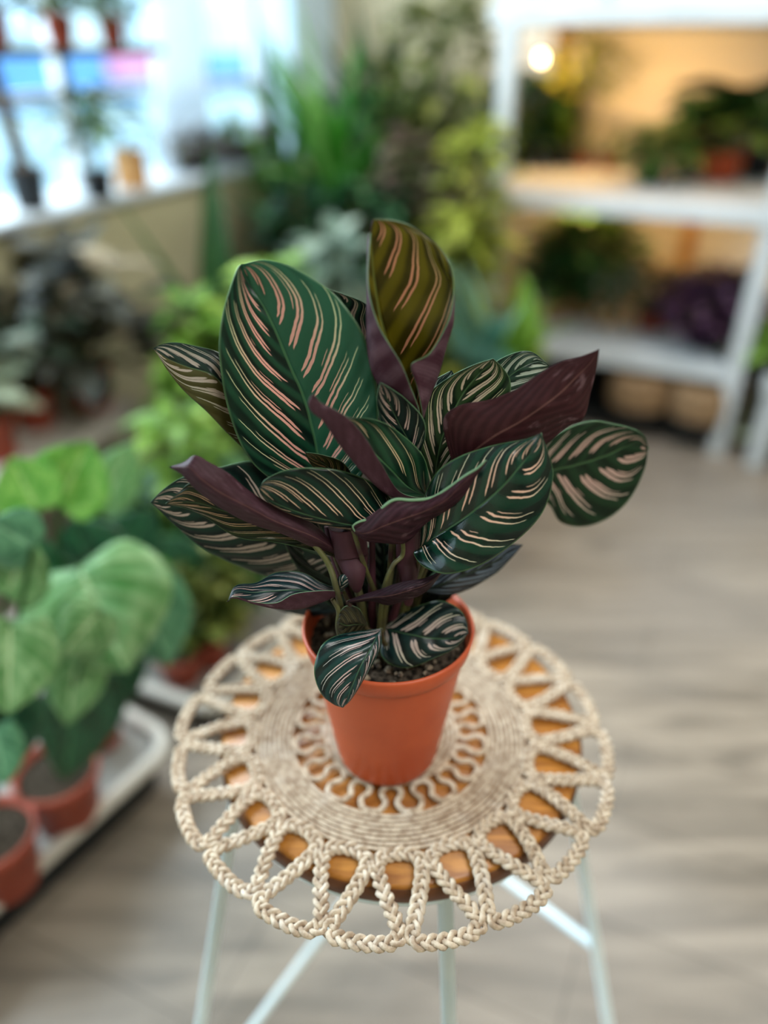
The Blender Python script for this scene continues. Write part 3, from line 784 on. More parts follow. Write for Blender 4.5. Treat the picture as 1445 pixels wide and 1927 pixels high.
def pt(p):
    k = .6 if (plant is HERO and p[1] < 1045) else (1 if p[1] > 1090 or plant is not HERO else .6+.4*(p[1]-1045)/45)
    return at(p[0], p[1], D0+p[2]*.01*k)-O
def crv(P, us, u):
    """catmull through control values P at parameters us"""
    n = len(P)
    i = 0
    while i < n-2 and u > us[i+1]: i += 1
    p1, p2 = P[i], P[i+1]; t = (u-us[i])/(us[i+1]-us[i]); h = us[i+1]-us[i]
    m1 = (P[i+1]-P[i-1])*(h/(us[i+1]-us[i-1])) if i > 0 else p2-p1
    m2 = (P[i+2]-P[i])*(h/(us[i+2]-us[i])) if i < n-2 else p2-p1
    t2, t3 = t*t, t*t*t
    return p1*(2*t3-3*t2+1)+m1*(t3-2*t2+t)+p2*(-2*t3+3*t2)+m2*(t3-t2)
def leaf(st, front, back=None, us=(-1, 0, 1), nu=25, nv=64, thick=.0005, rim=None, bulge=.0, crease=.0, wave=0, stem=None, name='leaf', sr=.0016, label=None, parent=None):
    """st: stations base->tip, each a list of (px,py,depth cm); a single tuple is a tip"""
    k = len(us); rows = []
    for s in st:
        rows.append([pt(s)]*k if not isinstance(s, list) else [pt(q) for q in s])
    # cumulative parameter along the middle
    mi = min(range(k), key=lambda i: abs(us[i]))
    vs = [0]
    for i in range(1, len(rows)): vs.append(vs[-1]+max(.0015, sum((rows[i][j]-rows[i-1][j]).length for j in range(k))/k))
    vs = [x/vs[-1] for x in vs]
    cols = [[crv([r[j] for r in rows], vs, i/nv) for i in range(nv+1)] for j in range(k)]
    V, UV = [], []; G = []
    for i in range(nv+1):
        row = []
        for j in range(nu):
            # denser samples toward the margins keep them smooth
            u = -1+2*j/(nu-1)
            row.append(crv([cols[q][i] for q in range(k)], us, u))
        G.append(row)
    Nn = [[None]*nu for _ in range(nv+1)]
    for i in range(nv+1):
        for j in range(nu):
            du = G[i][min(j+1, nu-1)]-G[i][max(j-1, 0)]; dv = G[min(i+1, nv)][j]-G[max(i-1, 0)][j]
            nn = du.cross(dv); Nn[i][j] = nn.normalized() if nn.length > 1e-12 else Vector((0, -1, 0))
    for i in range(nv+1):
        for j in range(nu):
            u = -1+2*j/(nu-1); a = abs(u); v = i/nv
            wd = (G[i][-1]-G[i][0]).length
            off = bulge*wd*4*a*(1-a)+wave*math.sin(v*17+u*1.5)*a*a*math.sin(PI*v)
            V.append(G[i][j]+Nn[i][j]*off); UV.append(((u+1)/2, v))
    Fc = []; ww = nu
    for i in range(nv):
        for j in range(nu-1): Fc.append([i*ww+j, i*ww+j+1, (i+1)*ww+j+1, (i+1)*ww+j])
    # explicit thickness: front layer, back layer, rim
    nV = len(V); V2 = [V[i]-Nn[i//ww][i % ww]*thick for i in range(nV)]
    MI = [0]*len(Fc); F2 = [[q+nV for q in f[::-1]] for f in Fc]; MI += [1]*len(F2)
    bd = [i*ww for i in range(nv+1)]+[nv*ww+j for j in range(1, ww)]+[i*ww+ww-1 for i in range(nv-1, -1, -1)]+[j for j in range(ww-2, 0, -1)]
    F3 = [[bd[q], bd[(q+1) % len(bd)], bd[(q+1) % len(bd)]+nV, bd[q]+nV] for q in range(len(bd))]
    MI += [2]*len(F3)
    o = mesh(name, V+V2, Fc+F2+F3, [front, back or BK, rim or M['rim']], parent or plant, uv=UV+UV, mi=MI)
    if label: o['label'] = label
    if stem:
        a = V[nu//2]; 
        b = Vector((stem[0]-O.x, stem[1]-O.y, .752-O.z)); mid = (a+b)/2+Vector((stem[2] if len(stem) > 2 else 0, 0, 0))
        P_ = catmull([b, b.lerp(mid, .55)+Vector((0, 0, .01)), mid.lerp(a, .4), a], 8)
        mesh('petiole', *tube(P_, [sr*(1.5-.6*i/len(P_)) for i in range(len(P_))], 8), M['stem'], o)
    return o
M['stem'] = plain('olive_maroon_petiole', '4a4a26', '341c1e', .5, 60)
M['stemp'] = plain('maroon_sheath', '32121d', '421a27', .7, 30)
c0 = (PX, PY)
def sp(dx, dy, b=0): return (PX+dx*.01, PY+dy*.01, b)

A = leaf([[(596, 935, 1), (606, 937, 1.2), (616, 935, 1)], [(532, 915, 1), (602, 890, 2), (668, 912, 0)], [(470, 865, 1), (594, 835, 2.6), (700, 850, 0)], [(430, 775, 1.3), (573, 752, 3.2), (712, 775, .3)],
      [(412, 665, 1.8), (544, 685, 3.7), (701, 690, .8)], [(418, 598, 2.4), (518, 622, 4.1), (680, 622, 1.6)], [(432, 546, 3), (496, 577, 4.5), (628, 553, 2.8)], [(443, 514, 3.6), (474, 541, 4.9), (555, 506, 3.9)], [(449, 502, 4.4), (459, 516, 5), (498, 489, 4.6)], (453, 498, 5)],
     leaf_mat('pinstripe_leaf_large', 9.6, .42, ('0a2a22', '235c40'), ('dda092', 'c6cfa0'), 0.075, .1, 1, tintR='245740', a0=.09, a1=1.0, p_=1.25, gap=.25, rough=.32), nv=90, nu=41, bulge=.012, stem=sp(-1.2, .6), wave=.0006)  # lighter right half paints in the sheen from the window
B = leaf([[(790, 788, 0), (788, 786, .2), (792, 786, .6), (796, 786, .2), (794, 788, 0)],
      [(788, 768, -1.2), (750, 757, 0), (768, 745, 2), (808, 745, 1), (793, 772, -1)], [(772, 726, -2), (708, 716, -.5), (748, 700, 3), (826, 698, 1), (784, 727, -1.4)],
      [(757, 688, -2.2), (693, 665, -.5), (738, 668, 3.2), (840, 648, 1), (773, 686, -1.4)], [(738, 656, -1.8), (691, 622, 0), (724, 628, 3.3), (850, 605, 1.5), (806, 667, -.9)],
      [(715, 617, -1), (691, 588, .5), (713, 585, 3.3), (848, 555, 2.5), (842, 606, 0)], [(699, 570, 0), (692, 552, 1), (706, 540, 3.2), (836, 525, 2.8), (853, 556, 1.2)], [(693, 525, 1), (694, 510, 1.6), (701, 497, 3.1), (805, 485, 3.2), (850, 505, 2)],
      [(695, 475, 2), (696, 466, 2.4), (699, 456, 3.1), (783, 447, 3.2), (824, 462, 3)], [(698, 440, 3), (698, 438, 3.1), (700, 436, 3.1), (757, 427, 3.3), (783, 430, 3.3)], [(700, 420, 3), (700, 420, 3), (701, 419, 3), (726, 415, 3.1), (740, 415, 3.1)], (702, 413, 3)],
     leaf_mat('olive_backlit_young_leaf', 6, .8, ('5c5212', '94881a'), ('e09a78', 'd9d98a'), 0.045, .3, 4, a0=.10, a1=.98, p_=1.4, trans=.35, gap=.4), back_mat('funnel_underside', '4a2434', '7d5f6c', 8), us=(-1, -.55, 0, .62, 1), nv=90, nu=49, stem=sp(.2, .3), label='tall olive backlit leaf rolled into a funnel')  # olive is partly the young leaf, partly backlight glow painted in
leaf([[(530, 865, 5), (532, 862, 5), (534, 858, 5)], [(470, 852, 4), (480, 795, 5), (490, 760, 5)], [(430, 818, 3), (437, 745, 4), (450, 690, 5)], [(388, 774, 2.5), (400, 706, 3), (410, 662, 5)], [(345, 735, 3), (352, 690, 3.6), (365, 650, 5)], [(315, 697, 3.6), (316, 675, 4), (328, 644, 5)], [(298, 670, 4.2), (298, 663, 4.4), (303, 648, 4.8)], (288, 656, 4.6)],
     leaf_mat('far_left_leaf', 7, .45, ('122b24', '2a4438'), ('a5968a', 'a8a898'), .12, .2, 6, tintL='4a4520', gap=.3), stem=sp(-2, 1.5))
leaf([[(700, 760, 5), (704, 760, 5), (708, 760, 5)], [(600, 660, 6), (680, 650, 6), (722, 640, 6)], [(598, 590, 6), (650, 590, 6), (698, 605, 6)], [(604, 555, 6), (640, 560, 6), (690, 573, 6)], (612, 541, 6)],
     leaf_mat('back_leaf', 7, .4, ('15352a', '2f6345'), ('b9a48e', 'b5c08e'), .09, .5, 8), stem=sp(0, 1.5))
leaf([[(778, 868, -1.5), (780, 868, -1.5), (784, 866, -1.5)], [(736, 832, -1.5), (770, 832, -1.2), (800, 825, -1.5)], [(717, 795, -1.6), (750, 795, -1), (796, 788, -1.5)], [(709, 757, -1.8), (732, 758, -1.3), (762, 750, -1.6)], [(711, 735, -1.8), (721, 736, -1.6), (735, 731, -1.7)], (716, 720, -1.8)],
     leaf_mat('small_upright_leaf', 5, .4, ('071a18', '10302a'), ('c3a49a', 'b9c0a4'), 0.05, .1, 9), stem=sp(.6, .2))
# rolled and open leaf in the middle
leaf([[(800, 938, -1.2), (798, 938, -1.3), (802, 934, -1), (806, 930, -1)], [(752, 925, -4), (742, 936, -4), (768, 916, -2), (808, 900, -1.8)], [(718, 873, -5), (697, 903, -5), (737, 885, -3), (795, 856, -2)], [(686, 822, -5.5), (661, 864, -5.6), (692, 840, -3.6), (752, 814, -2.2)],
      [(655, 785, -5.9), (630, 822, -5.9), (657, 805, -4.4), (705, 789, -3.3)], [(626, 768, -5.8), (607, 790, -6), (630, 785, -5.2), (655, 784, -4.3)], [(604, 757, -5.6), (589, 776, -5.8), (602, 772, -5.4), (613, 768, -5)], [(592, 743, -5.5), (581, 760, -5.6), (590, 760, -5.4), (597, 752, -5.3)], (588, 741, -5.4)],
     leaf_mat('centre_open_leaf', 3.6, .75, ('0f3626', '24583a'), ('e3c9a2', 'd2c79a'), 0.035, .35, 12, p_=1.1, a0=.18, gap=.6, lines=(.35, .52)), BKL, us=(-1, -.5, 0, 1), nu=45, nv=80, stem=sp(.6, -.6), wave=.0008)
# purple rolled leaf at left
leaf([[(640, 1040, -3), (642, 1042, -3), (640, 1044, -3)], [(592, 988, -4), (590, 1010, -5.2), (590, 1028, -4.5)], [(519, 955, -5), (517, 980, -6.4), (519, 1001, -5.5)], [(468, 922, -5.5), (466, 953, -7), (465, 980, -6)], [(425, 888, -6), (413, 925, -7.3), (405, 950, -6.5)], [(392, 869, -6), (378, 900, -7.3), (368, 919, -6.5)], [(367, 857, -6), (358, 880, -7), (352, 902, -6.6)], [(346, 871, -6), (343, 880, -6.6), (342, 891, -6.4)], (320, 879, -6)],
     leaf_mat('left_rolled_leaf_upper', 7, .4), BKL, nu=25, nv=70, wave=.0007, rim=M['rimp'], stem=sp(-.8, -.8), label='mauve underside of a rolled leaf pointing left')
leaf([[(628, 1048, -3), (630, 1046, -3), (632, 1044, -3)], [(579, 1034, -4), (560, 1005, -3.4), (562, 985, -3)], [(519, 1021, -5), (508, 988, -4.3), (512, 958, -3.5)], [(446, 1011, -5.5), (440, 968, -5), (456, 932, -4.5)], [(388, 975, -5.5), (385, 950, -5.2), (405, 913, -5)], [(350, 957, -5.5), (350, 944, -5.3), (362, 906, -5)], [(328, 952, -5.3), (328, 944, -5.2), (338, 925, -5)], (311, 948, -5.2)],
     leaf_mat('left_lower_leaf', 6, .5, ('13281c', '33421f'), ('e0b28e', 'dcc79c'), 0.035, .1, 15, p_=1.2, gap=.5), stem=sp(-1.2, -.8), sr=.0018)
leaf([[(640, 1062, 0), (642, 1060, 0), (644, 1058, 0)], [(592, 1088, 1), (590, 1040, 1), (600, 960, 1)], [(520, 1090, 1), (520, 1015, 1), (540, 896, 2)], [(440, 1062, 1), (440, 985, 1), (478, 868, 2)], [(375, 1028, 1), (375, 962, 1), (410, 880, 2)], [(325, 985, 1), (325, 950, 1), (345, 897, 2)], [(300, 960, 1), (299, 947, 1), (308, 920, 1.5)], (283, 945, 1)],
     leaf_mat('outer_left_leaf', 8, .35, ('0c2622', '1c4334'), ('a79488', 'b9a698'), 0.085, .4, 17, gap=.4), nv=70, stem=sp(-1.8, .2), bulge=.01)
leaf([[(736, 1002, -4), (737, 1000, -4), (739, 998, -4)], [(700, 1003, -4), (706, 989, -4.6), (740, 950, -3.5)], [(660, 1000, -4.5), (662, 988, -5.6), (712, 915, -3.5)], [(610, 988, -4.5), (612, 978, -6), (655, 889, -4)], [(560, 973, -5), (562, 964, -6), (592, 880, -4.5)], [(522, 955, -5.5), (521, 948, -6.2), (540, 884, -5)], [(500, 939, -5.8), (498, 934, -6.2), (508, 897, -5.5)], [(490, 929, -6), (490, 925, -6.1), (494, 908, -5.9)], (488, 920, -6)],
     leaf_mat('centre_dark_leaf', 6, .62, ('061c18', '123a2c'), ('e2bca0', 'd8c9a8'), 0.035, .2, 19, p_=1.15, a0=.08, a1=1.0, gap=.4), nv=70, nu=33, stem=sp(-.2, -.4), wave=.0004)
leaf([[(664, 998, -6), (664, 996, -6), (664, 992, -6)], [(690, 1016, -6.2), (688, 1002, -6.9), (684, 979, -6.3)], [(725, 1021, -6), (722, 988, -7.2), (716, 957, -6.3)], [(760, 1018, -5.5), (757, 975, -7.2), (748, 940, -6)], [(800, 985, -5.5), (798, 960, -7), (795, 942, -6)], [(840, 958, -5.5), (837, 940, -6.8), (832, 926, -6)], [(872, 928, -5.5), (866, 912, -6.4), (862, 904, -6)], [(893, 897, -5.5), (890, 891, -6), (886, 888, -5.9)], (914, 866, -5.6)],
     leaf_mat('folded_leaf_upper', 7, .4), BK, nu=25, nv=70, thick=.0011, wave=.0008, stem=sp(.3, -.8), label='maroon underside of a folded leaf with a pale green margin')
V, Fc = tube(catmull([pt(q) for q in ((668, 1000, -6.3), (664, 990, -6.5), (678, 981, -6.5), (706, 973, -6.4), (722, 953, -6.4), (744, 940, -6.2), (777, 941, -6.2), (814, 936, -6.2), (848, 915, -6.2), (877, 894, -6.1), (897, 882, -6), (908, 872, -5.9), (913, 866, -5.7))], 6), [.0004+.0007*math.sin(PI*(i+3)/79) for i in range(73)], 8)
mesh('leaf_margin', V, Fc, M['rim'], plant)
leaf([[(790, 1030, -4), (793, 1030, -4.2), (792, 1034, -4)], [(792, 985, -4), (808, 1018, -5), (778, 1040, -5)], [(798, 935, -3.5), (830, 1003, -5.5), (796, 1066, -5.5)], [(822, 888, -3.5), (864, 982, -6), (842, 1080, -6)], [(860, 861, -3.5), (906, 950, -6), (905, 1063, -6.5)], [(905, 844, -3.5), (946, 915, -6), (968, 1021, -6.5)], [(945, 834, -3.5), (973, 884, -5.7), (1020, 966, -6)], [(980, 828, -4), (993, 860, -5), (1041, 898, -5.5)], [(1005, 821, -4.3), (1009, 836, -4.8), (1031, 850, -5)], (1018, 815, -4.5)],
     leaf_mat('right_glossy_leaf', 6.5, .34, ('06251f', '0f4a36'), ('e0b5a0', 'e0dcc0'), 0.04, .15, 21, p_=1.3, a0=.08, gap=.45, rough=.2), nv=90, nu=41, bulge=.02, stem=sp(1.0, -.5), sr=.0014)
leaf([[(885, 885, -1), (868, 878, -1.2), (850, 868, -1)], [(935, 874, -1.5), (890, 850, -2), (834, 792, -1)], [(985, 858, -1.5), (930, 820, -2.5), (864, 763, -1)], [(1032, 832, -1.5), (975, 795, -2.5), (920, 752, -1)], [(1072, 800, -1.5), (1020, 765, -2.5), (970, 733, -1)], [(1097, 786, -1.5), (1055, 738, -2), (1014, 703, -1)], [(1110, 740, -1), (1085, 708, -1.5), (1055, 681, -1)], [(1121, 697, -1), (1110, 683, -1.2), (1092, 671, -1)], (1127, 657, -1)],
     leaf_mat('right_turned_leaf_upper', 8, .4), back_mat('right_turned_leaf_underside', '3a161c', '552a30', 9, .5), nu=31, nv=70, wave=.0006, rim=M['rimp'], stem=sp(1.2, .3), label='large leaf turned to show its dark maroon underside')
leaf([[(812, 935, 1), (815, 935, 1), (818, 935, 1)], [(790, 890, 1), (820, 885, 1.5), (850, 880, 1)], [(776, 838, 1.5), (830, 830, 2), (890, 830, 1.5)], [(785, 785, 2), (850, 780, 2.5), (930, 790, 2)], [(805, 742, 2.5), (875, 735, 3), (958, 745, 2.5)], [(845, 710, 3), (900, 705, 3), (960, 716, 3)], [(890, 687, 3), (915, 690, 3), (947, 693, 3)], (928, 675, 3)],
     leaf_mat('right_back_leaf', 7, .5, ('1c3222', '3c5a34'), ('b9a894', 'b8b98a'), .09, .5, 23, gap=.3), nv=70, stem=sp(.9, 1), wave=.0008)
leaf([[(800, 880, 3.5), (802, 880, 3.5), (806, 880, 3.5)], [(790, 820, 3.6), (810, 815, 3.6), (840, 810, 3.6)], [(795, 760, 4), (822, 760, 4), (860, 760, 4)], [(806, 724, 4), (830, 722, 4.2), (862, 720, 4)], (850, 697, 4.3)],
     leaf_mat('bluish_back_leaf', 6, .4, ('1e3a38', '3f5f58'), ('93a8a0', '9fb0a8'), .09, .2, 24), stem=sp(.5, 1.6))
leaf([[(860, 810, 5), (862, 810, 5), (864, 812, 5)], [(870, 740, 5), (900, 760, 5), (940, 790, 5)], [(920, 690, 6), (950, 715, 6), (985, 745, 6)], [(965, 665, 6.5), (985, 690, 6.5), (1015, 718, 6.5)], [(1000, 662, 7), (1012, 680, 7), (1030, 702, 7)], (1032, 686, 7)],
     leaf_mat('top_right_back_leaf', 7, .4, ('1c3a30', '3f5f4c'), ('9aa596', 'a5ad98'), .12, .5, 25, gap=.3), stem=sp(1, 2))
leaf([[(935, 902, 7), (936, 900, 7), (936, 898, 7)], [(985, 868, 8), (985, 895, 8), (985, 922, 8)], [(1036, 826, 9), (1041, 884, 9), (1033, 950, 9)], [(1075, 803, 9.5), (1075, 877, 9.5), (1055, 983, 9)], [(1115, 792, 10), (1108, 868, 10), (1100, 991, 9.5)], [(1157, 798, 10.5), (1141, 857, 10.5), (1150, 972, 10)], [(1194, 808, 11), (1172, 843, 11), (1188, 935, 10.5)], [(1213, 822, 11), (1198, 834, 11), (1213, 883, 11)], (1220, 843, 11)],
     leaf_mat('far_right_leaf', 7.5, .34, ('14301c', '23482a'), ('b3948a', 'b7a89a'), 0.1, .3, 27, a0=.12, gap=.2, rough=.5), nv=70, stem=sp(2.2, 2.5), label='wide striped leaf reaching right behind the others')
# low leaves
leaf([[(645, 1113, -3), (646, 1116, -3), (646, 1112, -3), (646, 1108, -3)], [(606, 1111, -4.6), (602, 1134, -4.5), (600, 1115, -3.5), (608, 1098, -3)], [(554, 1117, -5.1), (560, 1146, -5), (560, 1110, -4), (568, 1077, -3)], [(518, 1134, -5.6), (520, 1144, -5.5), (515, 1112, -4.5), (520, 1077, -3.5)], [(470, 1131, -5.6), (474, 1134, -5.6), (475, 1115, -5), (482, 1096, -4)], [(441, 1122, -6), (439, 1124, -6), (441, 1114, -5.6), (442, 1103, -5)], (428, 1132, -6)],
     leaf_mat('low_left_leaf', 4.5, .8, ('0b2228', '1d4248'), ('d5b3ae', 'c8c8cc'), 0.04, .2, 31, p_=1.1, gap=.4), BKL, us=(-1, -.45, 0, 1), nu=37, stem=sp(-1, -1))
leaf([[(636, 1113, -3), (637, 1114, -3), (638, 1113, -3)], [(634, 1097, -3.3), (642, 1101, -3.4), (653, 1104, -3.3)], [(640, 1083, -3.6), (649, 1087, -3.7), (660, 1091, -3.6)], (663, 1075, -3.7)],
     leaf_mat('tiny_leaf', 4, .5, ('14353a', '2a555a'), ('c0b0aa', 'c0c0c0'), .08, .2, 33))
leaf([[(717, 1184, -4), (717, 1184, -4), (716, 1183, -4)], [(718, 1197, -4.6), (706, 1203, -5.1), (655, 1190, -4.5)], [(717, 1217, -5.2), (696, 1224, -5.8), (612, 1207, -5.6)], [(706, 1241, -5.9), (682, 1247, -6.5), (594, 1240, -6.5)], [(691, 1268, -6.6), (669, 1276, -7.1), (592, 1274, -7.1)], [(674, 1297, -7.2), (658, 1303, -7.5), (606, 1308, -7.4)], [(659, 1319, -7.5), (651, 1322, -7.6), (628, 1326, -7.5)], (645, 1332, -7.6)],
     leaf_mat('low_front_leaf', 6, .45, ('0c2a2c', '1f5250'), ('cdb0b0', 'd8d8d4'), 0.05, .1, 35, p_=1.2, rough=.25, gap=.3), stem=sp(0, -2.5), bulge=.01, label='small striped leaf hanging over the pot rim')
leaf([[(722, 1180, -2), (723, 1182, -2), (722, 1184, -2)], [(760, 1150, -1.2), (752, 1190, -2.6), (716, 1228, -3.6)], [(790, 1139, -1.2), (781, 1196, -3), (736, 1251, -4.3)], [(827, 1130, -1.2), (808, 1201, -3.1), (773, 1256, -4.4)], [(859, 1142, -1.6), (836, 1202, -3.1), (817, 1238, -4.1)], [(876, 1163, -2.1), (859, 1200, -3.1), (853, 1221, -3.7)], (881, 1192, -3)],
     leaf_mat('low_right_leaf', 5, .4, ('071a1a', '123532'), ('a5938c', 'b9b9a4'), .09, .3, 37, gap=.3), stem=sp(0, -1.5), bulge=.01)
leaf([[(690, 1178, -4), (691, 1176, -4), (691, 1174, -4)], [(672, 1200, -4), (670, 1175, -4.3), (677, 1147, -4)], [(650, 1211, -4.5), (652, 1177, -4.6), (657, 1139, -4)], [(638, 1195, -4.5), (641, 1173, -4.6), (642, 1148, -4.3)], (634, 1172, -4.5)],
     leaf_mat('small_bronze_leaf', 6, .4, ('1d1c12', '37321c'), ('57503a', '5e5a40'), .05, .2, 39))
leaf([[(655, 1134, -4), (655, 1132, -4), (655, 1129, -4)], [(700, 1131, -4), (699, 1124, -4.5), (700, 1115, -4)], [(735, 1137, -4), (735, 1120, -4.7), (740, 1100, -4)], [(770, 1127, -4), (770, 1110, -4.6), (780, 1092, -4)], [(806, 1108, -4), (804, 1098, -4.3), (808, 1085, -4)], (834, 1073, -4)],
     leaf_mat('low_purple_leaf_upper', 7, .4), back_mat('low_purple_underside', '2a1420', '4a2c3a'), wave=.0005, stem=sp(-.3, -2))
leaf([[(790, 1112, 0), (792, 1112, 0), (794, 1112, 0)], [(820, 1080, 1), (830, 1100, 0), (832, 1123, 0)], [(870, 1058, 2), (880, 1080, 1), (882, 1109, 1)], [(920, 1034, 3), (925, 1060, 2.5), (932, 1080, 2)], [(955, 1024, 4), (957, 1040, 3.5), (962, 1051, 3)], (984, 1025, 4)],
     leaf_mat('low_shaded_leaf', 6, .6, ('0a0f18', '1a2430'), ('5a6674', '7a8694'), .14, .2, 41), stem=sp(1.2, .2))  # blue-black colours paint in the shadow on this leaf
leaf([[(662, 915, -1.5), (664, 915, -1.5), (666, 914, -1.5)], [(624, 905, -1.5), (640, 900, -1.5), (662, 893, -1.5)], [(594, 885, -1.5), (616, 878, -1.5), (642, 868, -1.5)], [(580, 866, -1.5), (592, 862, -1.5), (606, 856, -1.5)], (575, 851, -1.5)],
     leaf_mat('small_olive_leaf', 6, .4, ('262a10', '45451c'), ('8a6a48', '8a8048'), .05, .2, 43), stem=sp(-.3, .2))
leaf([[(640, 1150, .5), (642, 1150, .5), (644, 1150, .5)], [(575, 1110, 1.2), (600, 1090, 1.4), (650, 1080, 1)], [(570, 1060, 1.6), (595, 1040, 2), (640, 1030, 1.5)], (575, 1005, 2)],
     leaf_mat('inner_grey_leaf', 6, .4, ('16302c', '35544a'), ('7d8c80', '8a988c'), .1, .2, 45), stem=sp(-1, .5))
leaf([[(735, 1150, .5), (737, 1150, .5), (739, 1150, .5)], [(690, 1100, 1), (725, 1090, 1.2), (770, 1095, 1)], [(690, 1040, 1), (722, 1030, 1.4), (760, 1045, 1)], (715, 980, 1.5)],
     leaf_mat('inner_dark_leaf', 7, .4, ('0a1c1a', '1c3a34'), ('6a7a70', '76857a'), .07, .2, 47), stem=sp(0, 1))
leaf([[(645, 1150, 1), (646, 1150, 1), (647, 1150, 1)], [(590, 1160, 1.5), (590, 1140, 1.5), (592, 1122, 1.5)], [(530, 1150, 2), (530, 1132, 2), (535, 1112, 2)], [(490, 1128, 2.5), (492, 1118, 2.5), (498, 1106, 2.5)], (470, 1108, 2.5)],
     leaf_mat('low_rear_dark_leaf', 6, .4, ('0c181c', '1c2c30'), ('3c4a4c', '45555a'), .08, .2, 49), stem=sp(-1.2, .3))  # near-black colours stand for the shadow under the low leaf
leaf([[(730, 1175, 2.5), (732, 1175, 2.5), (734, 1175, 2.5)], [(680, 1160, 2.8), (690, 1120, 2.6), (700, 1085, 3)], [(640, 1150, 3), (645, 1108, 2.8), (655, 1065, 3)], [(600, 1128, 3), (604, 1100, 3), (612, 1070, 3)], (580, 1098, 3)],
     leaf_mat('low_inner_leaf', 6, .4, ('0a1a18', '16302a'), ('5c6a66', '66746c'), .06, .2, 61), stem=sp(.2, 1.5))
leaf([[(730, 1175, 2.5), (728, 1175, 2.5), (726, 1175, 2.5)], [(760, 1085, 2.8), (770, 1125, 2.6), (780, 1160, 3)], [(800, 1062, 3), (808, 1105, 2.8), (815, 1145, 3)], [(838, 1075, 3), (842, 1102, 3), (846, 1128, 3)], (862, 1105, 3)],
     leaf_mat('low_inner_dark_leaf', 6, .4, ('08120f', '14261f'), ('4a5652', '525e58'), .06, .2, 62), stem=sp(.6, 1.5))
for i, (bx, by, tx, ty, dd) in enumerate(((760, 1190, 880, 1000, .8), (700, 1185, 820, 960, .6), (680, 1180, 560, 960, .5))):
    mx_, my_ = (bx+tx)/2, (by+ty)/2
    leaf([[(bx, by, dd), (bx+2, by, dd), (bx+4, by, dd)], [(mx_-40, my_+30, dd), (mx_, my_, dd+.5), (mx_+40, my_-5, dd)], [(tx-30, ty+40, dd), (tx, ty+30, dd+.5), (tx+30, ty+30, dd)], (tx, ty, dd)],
         leaf_mat('inner_shadow_leaf', 7, .4, ('08140f', '122a22'), ('4a5a50', '5a685c'), .06, .2, 50+i), stem=sp(i-1, 0))  # shade inside the plant is put into these dark colours
# rolled new leaves and bare stems
def spindle(name, P, rad, m, label=None):
    o = mesh(name, *tube(catmull([pt(q) for q in P], 10), rad, 14), m, plant)
    if label: o['label'] = label
def interp(rs, n): return [rs[min(int(i/(n-1)*(len(rs)-1)), len(rs)-2)]*(1-((i/(n-1)*(len(rs)-1)) % 1 if i < n-1 else 1))+rs[min(int(i/(n-1)*(len(rs)-1)), len(rs)-2)+1]*((i/(n-1)*(len(rs)-1)) % 1 if i < n-1 else 1) for i in range(n)]
spindle('rolled_leaf', [(672, 1112, -3.2), (668, 1080, -3.4), (662, 1045, -3.5), (652, 985, -3.0)], interp([.0022, .0075, .0115, .0125], 31), M['stemp'], 'unopened maroon rolled leaf')
spindle('rolled_leaf', [(768, 1135, -2.4), (768, 1090, -2.6), (765, 1050, -2.8), (768, 975, -2.6)], interp([.003, .006, .0075, .008], 31), M['stemp'], 'unopened maroon rolled leaf')
M['pst'] = plain('pale_olive_stem', '55552f', '3e3a24', .5, 50)
spindle('stem', [(560, 1003, -4.6), (590, 1025, -4.4), (618, 1062, -4), (634, 1112, -3.6), (650, 1185, -2.8)], interp([.0016, .002, .0022], 41), M['pst'])
spindle('stem', [(758, 1020, -4.5), (757, 1045, -4.2), (738, 1066, -3.8), (722, 1110, -3.2), (712, 1190, -2.4)], interp([.0014, .0016, .0018], 41), M['pst'])
spindle('stem', [(625, 1128, -4.2), (637, 1150, -4.2), (636, 1180, -4.2), (645, 1215, -4.2)], interp([.0014, .0018, .002], 31), M['pst'])
for i, (x0, x1, dd) in enumerate(((690, 655, -1), (700, 700, -.5), (715, 745, -1), (728, 790, -.2), (740, 815, .3), (680, 615, -.4))):
    spindle('stem', [(x0, 1195, dd-1), (x0*.6+x1*.4, 1120, dd-1.4), (x1*.8+x0*.2, 1050, dd-1.6), (x1, 990, dd-1.2)], interp([.0034, .0026, .002], 31), M['stemp'] if i % 2 else M['pst'])

# ---------------------------------------------------------------- big-leaved plants on the lower left tray
def bigleaf_mat(name, a, b, hl='9cc07e'):
    m, nt, P = mat(name)
    uvn = nt.nodes.new('ShaderNodeUVMap'); uvn.uv_map = 'UVMap'
    spx = nt.nodes.new('ShaderNodeSeparateXYZ'); nt.links.new(uvn.outputs[0], spx.inputs[0])
    u = (N(nt, spx.outputs[0])*2-1).abs(); v = N(nt, spx.outputs[1])
    st = ((v-u*.35)*(7*2*PI)).sin(); nz = noise(nt, 4, 3, uvn.outputs[0])
    c = mix(nt, nz.ss(.35, .65), srgb(a), srgb(b)); c = mix(nt, st.ss(.2, 1)*.22, c, srgb(hl)); c = mix(nt, u.ss(.02, .06, True), c, srgb(hl))
    setc(nt, P.inputs['Base Color'], c); P.inputs['Roughness'].default_value = .4
    bump(nt, P, st, .3, .002)
    return m
BL = [bigleaf_mat('broad_leaf_fresh', '47803f', '86b078', 'b4cf9c'), bigleaf_mat('broad_leaf_blue_green', '2e6a48', '5f9a72', '8fbf95'), bigleaf_mat('broad_leaf_bright', '4f9a30', '8cc45c', 'b4d886'), bigleaf_mat('broad_leaf_deep', '143a24', '24583a', '3f7a50')]
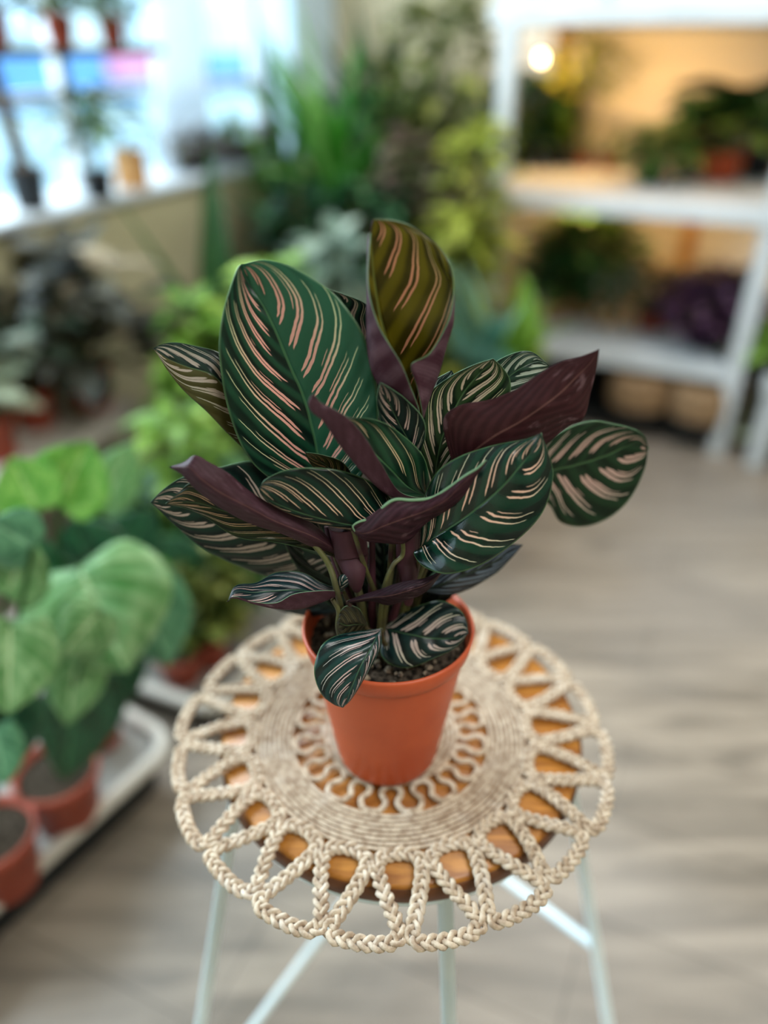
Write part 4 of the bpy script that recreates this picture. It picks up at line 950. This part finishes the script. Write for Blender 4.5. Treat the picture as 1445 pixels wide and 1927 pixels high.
def bigplant(label, px, py, z, pr, leaves, sz=.1):
    global O, D0, plant
    t = thing('broad_leaved_plant', label, 'plant', on(px, py, z))
    V, Fc = pot_geo(pr, sz); mesh('pot', V, Fc, M['terrabg'], t)
    mesh('soil', *lathe([(0, sz*.9), (pr*.5, sz*.9), (pr*.91, sz*.87)], 20), M['soil'], t)
    so, sd = O, D0
    O = t.location.copy(); D0 = t.location.y
    for (mi, st) in leaves:
        o = leaf(st, BL[mi], BL[mi], nv=30, nu=17, bulge=.03, rim=M['rim'], parent=t)
        a = pt(st[0][1]); b = Vector((0, 0, sz*.88)); mid = (a+b)/2+Vector((0, 0, .02))
        mesh('petiole', *tube(catmull([b, mid, a], 6), .003, 6), FM['mid'], o)
    O, D0 = so, sd
    return t
def heart(bx, by, tx, ty, w, d0=0, d1=0, db=0, k=1.25):
    """heart-shaped leaf from base pixel to tip pixel; w = half width in px"""
    dx, dy = tx-bx, ty-by; L = math.hypot(dx, dy); ux, uy = dx/L, dy/L; lx, ly = uy, -ux
    st = [[(bx-ux*L*.02+lx*2, by-uy*L*.02+ly*2, d0), (bx, by, d0), (bx-ux*L*.02-lx*2, by-uy*L*.02-ly*2, d0)]]
    for f_, g, bk in ((.08, .62, .16), (.22, .93, .08), (.4, 1, .0), (.6, .86, 0), (.78, .56, 0), (.92, .22, 0)):
        mx_, my_ = bx+dx*f_, by+dy*f_; dd = d0+(d1-d0)*f_
        st.append([(mx_+lx*w*g-ux*L*bk, my_+ly*w*g-uy*L*bk, dd+db), (mx_, my_, dd), (mx_-lx*w*g-ux*L*bk, my_-ly*w*g-uy*L*bk, dd+db)])
    st.append((tx, ty, d1)); return st
bigplant('large heart-leaved green plant in a terracotta pot on the lower left tray', 132, 1535, .1, .062, [
    (0, heart(150, 1070, 240, 1265, 150, -2, -8, 2)), (0, heart(190, 1150, 110, 1235, 60, -9, -11, 1)), (1, heart(260, 1090, 318, 1255, 80, 4, 2, 1)),
    (2, heart(110, 950, 170, 830, 80, 10, 12, -2)), (2, heart(70, 960, 20, 860, 70, 8, 9, -1)), (3, heart(120, 1050, 60, 1130, 80, 2, -1)),
    (0, heart(150, 1200, 125, 1365, 62, -3, -7)), (3, heart(150, 1290, 120, 1470, 72, -2, -4)), (3, heart(180, 1080, 130, 980, 80, 8, 9))], .11)
bigplant('broad-leaved plant in a terracotta pot cut by the left frame edge', 14, 1655, .1, .062, [
    (0, heart(20, 1170, 15, 1345, 95, -2, -6)), (1, heart(60, 1030, -20, 980, 60, 3, 3)), (0, heart(10, 1120, 60, 1010, 70, 4, 6)),
    (3, heart(20, 1300, 30, 1440, 60, 1, -1)), (1, heart(-10, 1370, 10, 1480, 50, -2, -5))], .11)
bigplant('broad-leaved plant in the small terracotta pot at the rear of the tray', 186, 1392, .1, .05, [
    (3, heart(200, 1200, 250, 1320, 60, 0, -2)), (3, heart(180, 1250, 210, 1390, 50, -2, -3)), (3, heart(220, 1060, 290, 960, 60, 3, 4)), (0, heart(190, 960, 250, 830, 50, 5, 7))], .09)
bigplant('broad dark green plant in a red pot at the rear tray corner beside the mat', 345, 1275, .0805, .045, [
    (3, heart(330, 1150, 350, 1230, 40, 0, -1)), (3, heart(350, 1080, 300, 1010, 50, 1, 2)), (2, heart(300, 1110, 250, 1040, 40, 0, 0))], .07)
